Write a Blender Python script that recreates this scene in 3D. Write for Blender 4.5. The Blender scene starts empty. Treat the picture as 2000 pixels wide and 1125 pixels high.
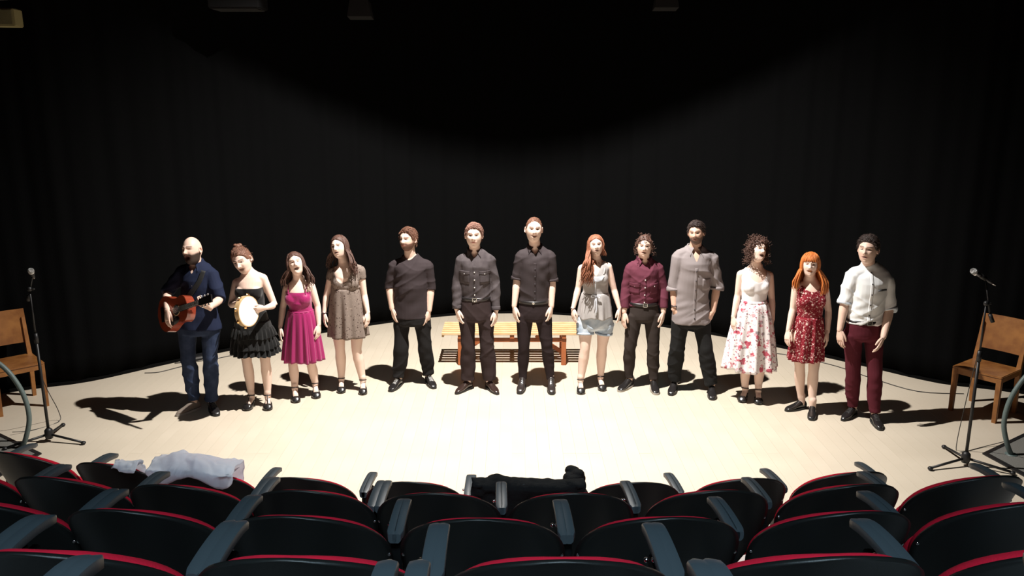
import bpy, bmesh, math, random
import numpy as np
from mathutils import Vector, Matrix, Euler, noise
from mathutils.bvhtree import BVHTree
PI = math.pi
rnd = random.Random(7)
SC = bpy.context.scene
COL = SC.collection
# ------------------------------------------------------------------ camera, world, light, exposure
cam_d = bpy.data.cameras.new('camera'); cam = bpy.data.objects.new('camera', cam_d); COL.objects.link(cam)
cam.location = (0, 0, 3.07)
cam_d.sensor_fit = 'HORIZONTAL'; cam_d.sensor_width = 36.0
cam_d.lens = 36.0 * 1627 / 2000
cam.rotation_euler = (PI / 2 - math.atan(378 / 1627), 0, 0)
cam_d.clip_end = 100
SC.camera = cam
SC.view_settings.view_transform = 'Standard'; SC.view_settings.look = 'None'
SC.view_settings.gamma = 1.0; SC.view_settings.use_curve_mapping = False
SC.view_settings.exposure = 0.0
w = bpy.data.worlds.new('world'); SC.world = w; w.use_nodes = True
w.node_tree.nodes['Background'].inputs[0].default_value = (0.55, 0.8, 1.0, 1)
w.node_tree.nodes['Background'].inputs[1].default_value = 0.0015
LAMP = (0.0, 7.2, 5.6)
def spot(name, loc, target, power, angle, blend, radius, color):
    d = bpy.data.lights.new(name, 'SPOT'); d.energy = power; d.spot_size = math.radians(angle); d.spot_blend = blend
    d.shadow_soft_size = radius; d.color = color
    o = bpy.data.objects.new(name, d); COL.objects.link(o); o.location = loc
    o.rotation_euler = (Vector(target) - Vector(loc)).to_track_quat('-Z', 'Y').to_euler()
    return o
spot('stage_lamp_light', LAMP, (0, 8.6, 0), 3400, 132, 1.0, 0.035, (1.0, 0.955, 0.90))
def area(name, loc, target, power, sx, sy, color):
    d = bpy.data.lights.new(name, 'AREA'); d.energy = power; d.shape = 'RECTANGLE'; d.size = sx; d.size_y = sy; d.color = color
    o = bpy.data.objects.new(name, d); COL.objects.link(o); o.location = loc
    o.rotation_euler = (Vector(target) - Vector(loc)).to_track_quat('-Z', 'Y').to_euler()
    return o
ho = area('house_light', (0, -1.2, 6.3), (0, 2.4, 1.0), 42, 2.6, 0.8, (0.62, 0.85, 1.0)); ho.data.spread = math.radians(56)

# ------------------------------------------------------------------ materials
MATS = {}
def mat(name, col, rough=0.6, metal=0.0, bump=None, spec=0.5, tint=None, coat=0.0, attr=False, sheen=0.0):
    """bump=(scale, strength); tint=(second colour, noise scale, amount)"""
    if name in MATS: return MATS[name]
    m = bpy.data.materials.new(name); m.use_nodes = True; MATS[name] = m
    nt = m.node_tree; b = nt.nodes['Principled BSDF']
    b.inputs['Base Color'].default_value = (*col, 1); b.inputs['Roughness'].default_value = rough
    b.inputs['Metallic'].default_value = metal; b.inputs['Specular IOR Level'].default_value = spec
    b.inputs['Coat Weight'].default_value = coat
    if sheen: b.inputs['Sheen Weight'].default_value = sheen
    tc = nt.nodes.new('ShaderNodeTexCoord')
    if tint:
        n = nt.nodes.new('ShaderNodeTexNoise'); n.inputs['Scale'].default_value = tint[1]; n.inputs['Detail'].default_value = 4
        nt.links.new(tc.outputs['Object'], n.inputs['Vector'])
        mx = nt.nodes.new('ShaderNodeMix'); mx.data_type = 'RGBA'
        mx.inputs[6].default_value = (*col, 1); mx.inputs[7].default_value = (*tint[0], 1)
        mr = nt.nodes.new('ShaderNodeMapRange'); mr.inputs['From Min'].default_value = 0.35; mr.inputs['From Max'].default_value = 0.65
        mr.inputs['To Max'].default_value = tint[2]
        nt.links.new(n.outputs['Fac'], mr.inputs['Value']); nt.links.new(mr.outputs['Result'], mx.inputs[0])
        nt.links.new(mx.outputs[2], b.inputs['Base Color'])
    if attr:
        a = nt.nodes.new('ShaderNodeAttribute'); a.attribute_name = 'Col'
        mx = nt.nodes.new('ShaderNodeMix'); mx.data_type = 'RGBA'; mx.blend_type = 'MULTIPLY'; mx.inputs[0].default_value = 1
        mx.inputs[6].default_value = (*col, 1)
        nt.links.new(a.outputs['Color'], mx.inputs[7]); nt.links.new(mx.outputs[2], b.inputs['Base Color'])
    if bump:
        n = nt.nodes.new('ShaderNodeTexNoise'); n.inputs['Scale'].default_value = bump[0]; n.inputs['Detail'].default_value = 3
        nt.links.new(tc.outputs['Object'], n.inputs['Vector'])
        bp = nt.nodes.new('ShaderNodeBump'); bp.inputs['Strength'].default_value = bump[1]; bp.inputs['Distance'].default_value = 0.01
        nt.links.new(n.outputs['Fac'], bp.inputs['Height']); nt.links.new(bp.outputs['Normal'], b.inputs['Normal'])
    return m
def pattern(name, base, layers, rough=0.85, bump=None):
    """cloth print: every layer (colour, voronoi scale, threshold, softness, noise warp)"""
    m = mat(name, base, rough, bump=bump, spec=0.2)
    nt = m.node_tree; b = nt.nodes['Principled BSDF']; tc = nt.nodes.new('ShaderNodeTexCoord')
    prev = None
    for i, (c, sc, th, soft, warp) in enumerate(layers):
        mp = nt.nodes.new('ShaderNodeMapping'); mp.inputs['Location'].default_value = (3.1 * i, 1.7 * i, 0.9 * i)
        nt.links.new(tc.outputs['Object'], mp.inputs['Vector'])
        nz = nt.nodes.new('ShaderNodeTexNoise'); nz.inputs['Scale'].default_value = sc * 1.6; nz.inputs['Detail'].default_value = 2
        nt.links.new(mp.outputs['Vector'], nz.inputs['Vector'])
        ad = nt.nodes.new('ShaderNodeMix'); ad.data_type = 'RGBA'; ad.blend_type = 'LINEAR_LIGHT'; ad.inputs[0].default_value = warp
        nt.links.new(mp.outputs['Vector'], ad.inputs[6]); nt.links.new(nz.outputs['Color'], ad.inputs[7])
        v = nt.nodes.new('ShaderNodeTexVoronoi'); v.inputs['Scale'].default_value = sc
        nt.links.new(ad.outputs[2], v.inputs['Vector'])
        mr = nt.nodes.new('ShaderNodeMapRange'); mr.inputs['From Min'].default_value = th; mr.inputs['From Max'].default_value = th + soft
        mr.inputs['To Min'].default_value = 1; mr.inputs['To Max'].default_value = 0
        nt.links.new(v.outputs['Distance'], mr.inputs['Value'])
        mx = nt.nodes.new('ShaderNodeMix'); mx.data_type = 'RGBA'
        if prev is None: mx.inputs[6].default_value = (*base, 1)
        else: nt.links.new(prev, mx.inputs[6])
        mx.inputs[7].default_value = (*c, 1); nt.links.new(mr.outputs['Result'], mx.inputs[0]); prev = mx.outputs[2]
    nt.links.new(prev, b.inputs['Base Color'])
    return m

# ------------------------------------------------------------------ mesh helpers
class Geo:
    def __init__(s): s.v = []; s.f = []
    def add(s, v, f):
        o = len(s.v); s.v.extend([tuple(p) for p in v]); s.f.extend([tuple(i + o for i in q) for q in f]); return s
    def join(s, g): return s.add(g.v, g.f)
    def box(s, c, d, R=None):
        x, y, z = d[0] / 2, d[1] / 2, d[2] / 2
        vs = [Vector(p) for p in ((-x, -y, -z), (x, -y, -z), (x, y, -z), (-x, y, -z), (-x, -y, z), (x, -y, z), (x, y, z), (-x, y, z))]
        if R is not None: vs = [R @ p for p in vs]
        return s.add([p + Vector(c) for p in vs], [(0, 3, 2, 1), (4, 5, 6, 7), (0, 1, 5, 4), (1, 2, 6, 5), (2, 3, 7, 6), (3, 0, 4, 7)])
    def loft(s, pts, rad, n=12, ref=(0, -1, 0), cap=True, phase=0.0):
        """rings along pts; rad = r or (a, b): a across, b along ref"""
        pts = [Vector(p) for p in pts]; vs = []; fs = []; N = len(pts); ref = Vector(ref)
        for i, p in enumerate(pts):
            t = (pts[min(i + 1, N - 1)] - pts[max(i - 1, 0)]).normalized()
            u = ref - t * ref.dot(t)
            if u.length < 1e-4: u = Vector((1, 0, 0)) - t * t.x
            u.normalize(); v = t.cross(u)
            r = rad[i]; a, b = r if isinstance(r, (tuple, list)) else (r, r)
            for k in range(n):
                th = 2 * PI * k / n + phase
                vs.append(p + v * (a * math.cos(th)) + u * (b * math.sin(th)))
        for i in range(N - 1):
            for k in range(n):
                k2 = (k + 1) % n
                fs.append((i * n + k, i * n + k2, (i + 1) * n + k2, (i + 1) * n + k))
        if cap:
            fs.append(tuple(range(n - 1, -1, -1))); fs.append(tuple((N - 1) * n + k for k in range(n)))
        return s.add(vs, fs)
    def limb(s, pts, rad, n=12, ref=(0, -1, 0)):
        """loft with rounded ends"""
        pts = [Vector(p) for p in pts]
        def sc(r, k): return (r[0] * k, r[1] * k) if isinstance(r, (tuple, list)) else r * k
        def mx(r): return max(r) if isinstance(r, (tuple, list)) else r
        t0 = (pts[0] - pts[1]).normalized(); t1 = (pts[-1] - pts[-2]).normalized()
        P = [pts[0] + t0 * mx(rad[0]) * .95, pts[0] + t0 * mx(rad[0]) * .6] + pts + [pts[-1] + t1 * mx(rad[-1]) * .6, pts[-1] + t1 * mx(rad[-1]) * .95]
        R = [sc(rad[0], .3), sc(rad[0], .8)] + list(rad) + [sc(rad[-1], .8), sc(rad[-1], .3)]
        return s.loft(P, R, n, ref)
    def ell(s, c, r, R=None, nu=14, nv=9):
        vs = []; fs = []
        for j in range(nv + 1):
            th = PI * j / nv
            for i in range(nu):
                ph = 2 * PI * i / nu
                p = Vector((r[0] * math.sin(th) * math.cos(ph), r[1] * math.sin(th) * math.sin(ph), r[2] * math.cos(th)))
                if R is not None: p = R @ p
                vs.append(p + Vector(c))
        for j in range(nv):
            for i in range(nu):
                i2 = (i + 1) % nu
                fs.append((j * nu + i, (j + 1) * nu + i, (j + 1) * nu + i2, j * nu + i2))
        return s.add(vs, fs)
    def grid(s, fn, nu, nv, wrap=False, flip=False):
        vs = [fn(i / (nu if wrap else nu - 1), j / (nv - 1)) for j in range(nv) for i in range(nu)]
        fs = []
        for j in range(nv - 1):
            for i in range(nu if wrap else nu - 1):
                i2 = (i + 1) % nu
                q = (j * nu + i, j * nu + i2, (j + 1) * nu + i2, (j + 1) * nu + i)
                fs.append(q[::-1] if flip else q)
        return s.add(vs, fs)
    def tube(s, pts, r, n=8, cap=True):
        return s.loft(smooth_path(pts, 4) if len(pts) > 2 else pts, [r] * (len(smooth_path(pts, 4)) if len(pts) > 2 else len(pts)), n, ref=(0.13, -0.6, 0.79), cap=cap)
    def build(s, name, m, parent=None, smooth=True, col=None, bevel=0, mats=None, solid=0, weld=False):
        me = bpy.data.meshes.new(name); me.from_pydata(s.v, [], s.f)
        return finish(me, name, m, parent, smooth, col, bevel, mats, solid, weld)
def finish(me, name, m, parent=None, smooth=True, col=None, bevel=0, mats=None, solid=0, weld=False):
    if bevel or weld or solid:
        bm = bmesh.new(); bm.from_mesh(me)
        if weld: bmesh.ops.remove_doubles(bm, verts=bm.verts, dist=1e-5)
        if bevel:
            es = [e for e in bm.edges if len(e.link_faces) == 2 and e.calc_face_angle(0) > 0.6]
            bmesh.ops.bevel(bm, geom=es, offset=bevel, segments=2, affect='EDGES', clamp_overlap=True)
        if solid:
            bmesh.ops.recalc_face_normals(bm, faces=bm.faces)
            bmesh.ops.solidify(bm, geom=list(bm.faces), thickness=solid)
        bm.to_mesh(me); bm.free()
    me.materials.append(m)
    for mm in mats or []: me.materials.append(mm)
    if smooth:
        me.polygons.foreach_set('use_smooth', [True] * len(me.polygons))
        if smooth == 'auto': me.set_sharp_from_angle(angle=math.radians(38))
    me.update()
    o = bpy.data.objects.new(name, me); COL.objects.link(o)
    if parent is not None: o.parent = parent
    return o
def smooth_path(pts, k=4):
    P = [Vector(p) for p in pts]; out = []
    for i in range(len(P) - 1):
        a = P[max(i - 1, 0)]; b = P[i]; c = P[i + 1]; d = P[min(i + 2, len(P) - 1)]
        for j in range(k):
            t = j / k
            out.append(0.5 * ((2 * b) + (c - a) * t + (2 * a - 5 * b + 4 * c - d) * t * t + (3 * b - a - 3 * c + d) * t ** 3))
    out.append(P[-1]); return out
def thing(name, label, cat, loc=(0, 0, 0), rz=0.0, group=None):
    o = bpy.data.objects.new(name, None); COL.objects.link(o); o.empty_display_size = .1
    o.location = loc; o.rotation_euler = (0, 0, rz); o['label'] = label; o['category'] = cat
    if group: o['group'] = group
    return o
def tag(o, label, cat, group=None, kind=None):
    o['label'] = label; o['category'] = cat
    if group: o['group'] = group
    if kind: o['kind'] = kind
    return o
def struct(o): o['kind'] = 'structure'; return o
def copy_tree(o, parent=None):
    c = o.copy(); COL.objects.link(c); c.parent = parent
    for ch in o.children: copy_tree(ch, c)
    return c
def remesh(g, voxel, smooth_it=3, name='tmp'):
    me = bpy.data.meshes.new(name); me.from_pydata(g.v, [], g.f)
    o = bpy.data.objects.new(name, me); COL.objects.link(o)
    r = o.modifiers.new('r', 'REMESH'); r.mode = 'VOXEL'; r.voxel_size = voxel
    if smooth_it:
        sm = o.modifiers.new('s', 'SMOOTH'); sm.factor = .5; sm.iterations = smooth_it
    dg = bpy.context.evaluated_depsgraph_get()
    out = bpy.data.meshes.new_from_object(o.evaluated_get(dg))
    bpy.data.objects.remove(o); bpy.data.meshes.remove(me)
    return out
def co_of(me):
    a = np.empty(len(me.vertices) * 3, np.float32); me.vertices.foreach_get('co', a); return a.reshape(-1, 3)
def no_of(me):
    a = np.empty(len(me.vertices) * 3, np.float32); me.vertices.foreach_get('normal', a); return a.reshape(-1, 3)
def set_co(me, a): me.vertices.foreach_set('co', a.astype(np.float32).ravel()); me.update()
def sst(a, b, x):
    t = np.clip((x - a) / (b - a), 0, 1); return t * t * (3 - 2 * t)
def lerp(a, b, t): return a + (b - a) * t

# ------------------------------------------------------------------ the setting
WOOD = mat('stage_board_wood', (0.575, 0.50, 0.395), 0.42, bump=(14, .05), tint=((0.63, 0.55, 0.44), 1.3, 1.0), spec=0.35)
GAP = mat('board_joint_dark', (0.50, 0.43, 0.33), 0.8)
CURT = mat('black_curtain_cloth', (0.0040, 0.0041, 0.0043), 1.0, bump=(90, .25), spec=0.0)
BLACKWALL = mat('black_paint_wall', (0.004, 0.004, 0.004), 0.95, spec=0.05)
def floor():
    g = Geo(); g.box((0, 7.2, -0.045), (15, 13, 0.06)); fl = struct(g.build('floor', GAP, smooth=False))
    # boards run from the seats towards the curtain; the joints are real gaps
    W = 0.112; i = 0; x = -7.0
    base = {}
    while x < 7.0:
        cuts = [3.6]; y = 3.6 + rnd.choice((0.9, 2.1, 3.2, 4.3))
        if abs(x) > 3.5: y = 9.9
        while y < 11.9 and abs(x) <= 3.5: cuts.append(y); y += 4.6
        cuts.append(12.4)
        for a, b in zip(cuts[:-1], cuts[1:]):
            L = round(b - a, 3)
            if L not in base:
                q = Geo(); q.box((0, L / 2, -0.0105), (W - 0.0009, L - 0.0009, 0.021)); base[L] = q.build('plank', WOOD, fl, smooth=False); o = base[L]
            else:
                o = base[L].copy(); COL.objects.link(o)
            o.location = (x, a, rnd.uniform(-0.0006, 0))
        x += W
    return fl
floor()
CP = [(-6.6, 3.0), (-6.5, 5.5), (-6.3, 7.0), (-5.75, 8.0), (-5.15, 8.42), (-4.65, 8.66), (-4.1, 9.2), (-3.56, 9.72), (-2.72, 10.42), (-1.7, 11.08), (-0.85, 11.47), (0, 11.6),
      (0.85, 11.47), (1.7, 11.08), (2.72, 10.42), (3.6, 9.68), (4.12, 9.16), (4.65, 8.62), (5.15, 8.40), (5.75, 8.0), (6.3, 7.0), (6.5, 5.5), (6.6, 3.0)]
def curtain():
    path = smooth_path([(x, y, 0) for x, y in CP], 6)
    P = [p.copy() for p in path]
    L = [0.0]
    for a, b in zip(P[:-1], P[1:]): L.append(L[-1] + (b - a).length)
    tot = L[-1]; N = 760; pts = []
    j = 0
    for i in range(N + 1):
        s = tot * i / N
        while j < len(L) - 2 and L[j + 1] < s: j += 1
        t = (s - L[j]) / max(L[j + 1] - L[j], 1e-6); p = P[j].lerp(P[j + 1], t); d = (P[j + 1] - P[j]).normalized()
        pts.append((p, Vector((-d.y, d.x, 0)), s))
    g = Geo(); Z = [0.035, 0.3, 1.2, 2.4, 3.6, 5.0, 6.2]
    def fn(u, v):
        i = int(round(u * N)); z = Z[int(round(v * (len(Z) - 1)))]; p, n, s = pts[i]
        f = 0.011 * math.sin(s * 15.7 + 1.3 * math.sin(s * 1.9)) + 0.007 * math.sin(s * 31 + 2 * math.sin(s * 3.1)) + 0.006 * math.sin(s * 5.3 + z * .5)
        return p + n * (f + .02) + Vector((0, 0, z))
    g.grid(fn, N + 1, len(Z), flip=True)
    o = g.build('wall_back', CURT, solid=0.006); struct(o)
    g = Geo()
    def fb(u, v):
        i = int(round(u * 126)); p, n, s = pts[min(i * 6, N)]
        return p + n * (0.02 + [-.02, -.02, .02, .02][int(round(v * 3))]) + Vector((0, 0, [0.0, .034, .034, 0.0][int(round(v * 3))]))
    g.grid(fb, 127, 4); struct(g.build('baseboard_back', BLACKWALL, smooth=False))
curtain()
g = Geo(); g.box((0, 13.2, 3.2), (16, .2, 6.8)); struct(g.build('wall_rear', BLACKWALL, smooth=False))
for sgn, nm in ((-1, 'wall_left'), (1, 'wall_right')):
    g = Geo(); g.box((sgn * 7.6, 5.4, 3.2), (.2, 15.6, 6.8)); struct(g.build(nm, BLACKWALL, smooth=False))
g = Geo(); g.box((0, -2.4, 3.2), (16, .2, 6.8)); struct(g.build('wall_front', BLACKWALL, smooth=False))
g = Geo(); g.box((0, 5.4, 6.7), (16, 16, .2)); struct(g.build('ceiling', BLACKWALL, smooth=False))
# ------------------------------------------------------------------ seating tiers
KR = {'A': (.1, 4.02, .047, .37), 'B': (.0, 3.225, .04, .72), 'C': (.0, 2.455, .04, 1.03), 'D': (.0, 1.705, .03, 1.35), 'E': (.0, 0.985, .03, 1.68)}
def row_y(r, x): xc, y0, k, z = KR[r]; return y0 + k * (x - xc) ** 2
TIER = mat('pale_tier_board', (0.62, 0.60, 0.58), 0.7, bump=(20, .1), spec=0.2)
def tiers():
    rows = ['A', 'B', 'C', 'D', 'E']
    for i, r in enumerate(rows):
        z = KR[r][3]; zb = KR[rows[i - 1]][3] if i else 0.0; g = Geo(); N = 24; XW = 3.35
        front = [(lerp(-XW, XW, k / N)) for k in range(N + 1)]
        yb = -1.0
        vs = []
        for x in front:
            yf = row_y(r, x) + .47
            vs += [(x, yf, zb + (.0 if i else .002)), (x, yf, z), (x, yb, z), (x, yb, zb)]
        fs = []
        for k in range(N):
            a = k * 4; b = a + 4
            fs += [(a, b, b + 1, a + 1), (a + 1, b + 1, b + 2, a + 2), (a + 2, b + 2, b + 3, a + 3)]
        fs += [(0, 1, 2, 3), (N * 4 + 3, N * 4 + 2, N * 4 + 1, N * 4)]
        g.add(vs, fs); struct(g.build('floor_tier', TIER, smooth=False))
tiers()
# ------------------------------------------------------------------ theatre seats
SHELL = mat('black_seat_shell', (0.0085, 0.0090, 0.0085), 0.42, spec=0.3, bump=(400, .06))
REDC = mat('red_seat_cloth', (0.50, 0.010, 0.030), 0.9, bump=(160, .15), spec=0.08)
ARM = mat('black_armrest_plastic', (0.040, 0.052, 0.060), 0.42, spec=0.5, bump=(500, .05))
CHROME = mat('chrome_bolt', (0.75, 0.75, 0.76), 0.18, 1.0)
DARKM = mat('black_steel', (0.012, 0.012, 0.013), 0.35, 0.6)
def back_hw(z):
    t = (z - .34) / .488
    if t < .52: return .258 * (0.60 + 0.40 * math.sin(min(1, t / .52) * PI / 2))
    return .258 * max(0.0, 1 - ((t - .52) / .48) ** 2.15) ** (1 / 2.1)
def back_pt(u, z, off=0.0, k=1.0):
    x = u * back_hw(z) * k; xx = x / .258
    return Vector((x, -(z - .34) * .47 + .095 * abs(xx) ** 2.4 + off, z))
def rim_levels(n):   # fraction of the height, closer together towards the domed top
    return [.52 * i / (n // 2) for i in range(n // 2)] + [.52 + .48 * math.sin(PI / 2 * i / (n - n // 2)) for i in range(n - n // 2 + 1)]
def shell_geo():
    g = Geo(); Z = [.34 + .488 * t for t in rim_levels(28)]
    def f(u, v): return back_pt(u * 2 - 1, Z[int(round(v * 28))], 0)
    g.grid(f, 25, 29)
    return g
def cushion_geo():
    g = Geo(); N = 24; zt = rim_levels(N)
    def pt(u, v, front):
        u = u * 2 - 1; t = zt[int(round(v * N))]; zs_ = .34 + .488 * min(t, 1.0); z = .352 + .453 * t
        x = u * back_hw(zs_) * .965; xx = x / .258; y = -(z - .34) * .47 + .095 * abs(xx) ** 2.4 + .010
        if front: y += .020 + .058 * (max(0, 1 - abs(u) ** 5) * max(0, 1 - t ** 7) * max(0, 1 - (1 - t) ** 9)) ** .6
        return Vector((x, y, z))
    g.grid(lambda u, v: pt(u, v, True), 25, N + 1, flip=True); g.grid(lambda u, v: pt(u, v, False), 25, N + 1)
    m = 25 * (N + 1)
    for k in range(N):      # side walls between back and front sheets
        for c in (0, 24):
            a, b = k * 25 + c, (k + 1) * 25 + c; g.f.append((a, b, m + b, m + a) if c else (a, m + a, m + b, b))
    return g
def armrest_geo():
    g = Geo(); n = 12; vs = []; fs = []
    sec = [(-.027, -.012), (-.029, .005), (-.026, .010), (-.012, .0125), (.012, .0125), (.026, .010), (.029, .005), (.027, -.012), (.012, -.020), (-.012, -.020)]
    for i in range(n + 1):
        t = i / n; y = -.01 + t * .275
        w = 1.0 - .75 * max(0, (t - .88) / .12) ** 2.5 - .35 * max(0, (.1 - t) / .1) ** 2
        z = .638 + .010 * math.sin(t * PI) - .035 * max(0, t - .75) ** 1.5 * 2
        for (a, b) in sec: vs.append((a * w * .74 * (1.0 - .12 * t), y, z + b * (1 - .5 * max(0, (t - .9) / .1))))
    m = len(sec)
    for i in range(n):
        for k in range(m): fs.append((i * m + k, i * m + (k + 1) % m, (i + 1) * m + (k + 1) % m, (i + 1) * m + k))
    fs.append(tuple(range(m - 1, -1, -1))); fs.append(tuple(n * m + k for k in range(m)))
    return g.add(vs, fs)
def seat_proto():
    r = thing('theatre_seat', 'x', 'seat')
    sh = shell_geo().build('back_shell', SHELL, r, solid=-0.012, weld=True)
    cu = cushion_geo().build('back_cushion', REDC, r, weld=True)
    g = Geo()
    def f(u, v):   # tipped-up seat pad, a rounded slab standing in front of the back
        th = u * 2 * PI; c, s_ = math.cos(th), math.sin(th); k = [.0, .9, 1.0, 1.0, .9, .0][int(round(v * 5))]; yy = [-.042, -.042, -.028, .028, .042, .042][int(round(v * 5))]
        x = .190 * k * abs(c) ** .45 * (1 if c >= 0 else -1); z = .18 * k * abs(s_) ** .45 * (1 if s_ >= 0 else -1)
        return Vector((x, .12 + yy - z * .12, .36 + z))
    g.grid(f, 36, 6, wrap=True); g.build('seat_pad', REDC, r, weld=True)
    g = Geo(); g.box((0, .03, .30), (.50, .05, .05)); g.box((0, .05, .15), (.06, .07, .30)); g.box((0, .05, .008), (.26, .16, .016)); g.build('support_frame', DARKM, r, smooth=False, bevel=.004)
    for sx in (-1, 1):
        g = Geo(); p = back_pt(sx * .97, .60); g.ell((p.x + sx * .004, p.y - .010, p.z), (.007, .006, .007), nu=8, nv=6); g.build('bolt', CHROME, r)
    return r
def arm_proto(r, x, ang):
    g = armrest_geo(); a = g.build('armrest', ARM, r, smooth='auto'); a.location = (x, 0, 0)
    g = Geo(); g.box((0, .06, .32), (.028, .05, .60)); g.box((0, .10, .50), (.022, .16, .20)); g.box((0, .08, .01), (.06, .22, .02)); p = g.build('armrest_post', DARKM, r, smooth=False, bevel=.004); p.location = (x, 0, 0)
    g = Geo(); g.ell((0, 0, 0), (.007, .007, .007), nu=8, nv=6); b = g.build('bolt', CHROME, r); b.location = (x + (.032 if x > 0 else -.032) * .9, .12, .615)
    return [a, p, b]
ROWS = {'A': [-2.95, -2.38, -1.85, -1.344, -.782, -.216, .337, .896, 1.461, 2.02],
        'B': [-2.68, -2.137, -1.629, -1.093, -.567, -.039, .531, 1.1, 1.666, 2.225],
        'C': [-1.96, -1.43, -.92, -.375, .186, .743, 1.305, 1.86],
        'D': [-1.76, -1.227, -.705, -.176, .379, .931, 1.48],
        'E': [-1.2, -.70, -.15, .335, .88]}
def seats():
    order = {'A': 'front row nearest the stage', 'B': 'second row from the stage', 'C': 'third row from the stage', 'D': 'fourth row from the stage', 'E': 'fifth row, cut off by the bottom edge'}
    nth = ['leftmost', 'second from the left', 'third from the left', 'fourth from the left', 'fifth from the left', 'sixth from the left', 'seventh from the left', 'eighth from the left', 'ninth from the left', 'tenth from the left']
    extra = {('A', 1): 'white cloth on it', ('A', 2): 'under the white shirt', ('A', 5): 'under the black jacket'}
    proto = seat_proto(); used = False
    armo = arm_proto(None, -.275, 0)
    for r, xs in ROWS.items():
        z = KR[r][3]
        for i in range(len(xs) - 1):
            xa, xb = xs[i], xs[i + 1]; xm = (xa + xb) / 2; ya, yb = row_y(r, xa), row_y(r, xb)
            ang = math.atan2(yb - ya, xb - xa); ym = (ya + yb) / 2; wd = math.hypot(xb - xa, yb - ya)
            if not used: o = proto; used = True
            else: o = copy_tree(proto)
            o.location = (xm, ym, z); o.rotation_euler = (0, 0, ang)
            ex = extra.get((r, i)); l = nth[i]
            if i == len(xs) - 2: l = 'rightmost'
            o['label'] = 'black shell theatre seat with red cushion, %s, %s%s' % (order[r], l, ', ' + ex if ex else '')
            lab = {'A': 'front', 'B': 'second', 'C': 'third', 'D': 'fourth', 'E': 'fifth'}[r]
            o['label'] = 'black-backed red theatre seat, %s in the %s row%s' % (l, lab, (', ' + ex) if ex else '')
            o['group'] = 'theatre seats in curved rows'
            sides = [-wd / 2] + ([wd / 2] if i == len(xs) - 2 else [])
            for sx in sides:
                for q in armo:
                    c = q.copy(); COL.objects.link(c); c.parent = o; c.location = (sx + (q.location.x + .275 if q.name.startswith('bolt') else 0), q.location.y, q.location.z)
    for q in armo: bpy.data.objects.remove(q)
seats()
# clothes left over the front row seats
WHITEC = mat('white_cotton', (0.88, 0.90, 0.94), 0.8, bump=(30, .3), spec=.2)
nt_ = WHITEC.node_tree; tr_ = nt_.nodes.new('ShaderNodeBsdfTranslucent'); tr_.inputs[0].default_value = (.92, .95, 1.0, 1); ms_ = nt_.nodes.new('ShaderNodeMixShader'); ms_.inputs[0].default_value = .6
nt_.links.new(nt_.nodes['Principled BSDF'].outputs[0], ms_.inputs[1]); nt_.links.new(tr_.outputs[0], ms_.inputs[2]); nt_.links.new(ms_.outputs[0], nt_.nodes['Material Output'].inputs[0])
BLACKC = mat('black_jacket_cloth', (0.010, 0.010, 0.010), 0.9, bump=(60, .4), spec=.1)
def drape(name, m, x0, x1, row, prof, label, cat, humps, seed, drop_back=.16, drop_front=.2, top=.808, mid=.12):
    """cloth lying over the rim of the seat backs: t runs from the camera side over the top to the front"""
    z0 = KR[row][3]; g = Geo(); nu, nv = 70, 40
    def f(u, v):
        x = lerp(x0, x1, u); y0 = row_y(row, x) - .21
        e = math.sin(u * PI) ** .45
        db = drop_back * (0.55 + .45 * e) * prof(u); df = drop_front * (.6 + .4 * e)
        tot = db + mid + df; s = v * tot
        hump = sum(h * math.exp(-((u - c) / w) ** 2) for c, w, h in humps)
        if s < db: y = y0 - .045 + (db - s) * .35; zz = z0 + top - (db - s)
        elif s < db + mid:
            a = (s - db) / mid; y = y0 - .045 + a * mid * .9; zz = z0 + top + math.sin(a * PI) * (.02 + hump)
        else: y = y0 - .045 + mid * .9 + (s - db - mid) * .25; zz = z0 + top - (s - db - mid)
        k = noise.noise(Vector((x * 9 + seed, v * 4, seed))) * .022 + noise.noise(Vector((x * 25, v * 9 + seed, 2))) * .010
        # rims fall away at the seat shoulders, so does the cloth
        return Vector((x + .02 * noise.noise(Vector((v * 5, seed, x))), y + k * (-1 if s < db else 1), zz + abs(k) * 1.2 + (hump * .6 if s < db + mid and s > db else 0)))
    g.grid(f, nu, nv); o = g.build(name, m, solid=.006); tag(o, label, cat); return o
drape('white_garment', WHITEC, -1.88, -1.42, 'A', lambda u: .55 + .45 * math.sin(u * 9), 'white shirt heaped over the backs of front row seats at left', 'shirt', [(.28, .2, .016), (.55, .2, .022), (.8, .12, .004)], 3.3, drop_back=.085, mid=.24)
drape('white_scarf', WHITEC, -2.07, -1.945, 'A', lambda u: .3 + .3 * u, 'small end of white cloth on a front row seat left of the white shirt', 'cloth', [(.5, .3, .0)], 8.1, drop_back=.03, drop_front=.16)
drape('black_jacket', BLACKC, -.20, .36, 'A', lambda u: 1.0, 'black jacket thrown over a front row seat in the middle', 'jacket', [(.12, .15, .004), (.35, .16, .008), (.98, .02, 0)], 5.2, drop_back=.2)
g = Geo()
hp = [(.350, 4.02, .86), (.348, 4.08, .94), (.340, 4.13, 1.01), (.330, 4.16, 1.06)]
g.loft(smooth_path(hp, 5), [lerp(.062, .058, i / 15) * (1 + .14 * math.sin(i * 1.1)) for i in range(16)], 18)
for i in range(5): g.ell((.330 + .030 * math.cos(i * 1.9), 4.16 + .03 * math.sin(i * 1.9), 1.07 + .012 * math.sin(i * 2.3)), (.034, .034, .028))
me = remesh(g, .006, 3); o = finish(me, 'jacket_sleeve', BLACKC); tag(o, 'black jacket sleeve bunched up over the armrest beside the black jacket', 'jacket')
o.name = 'rolled_black_garment'
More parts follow.
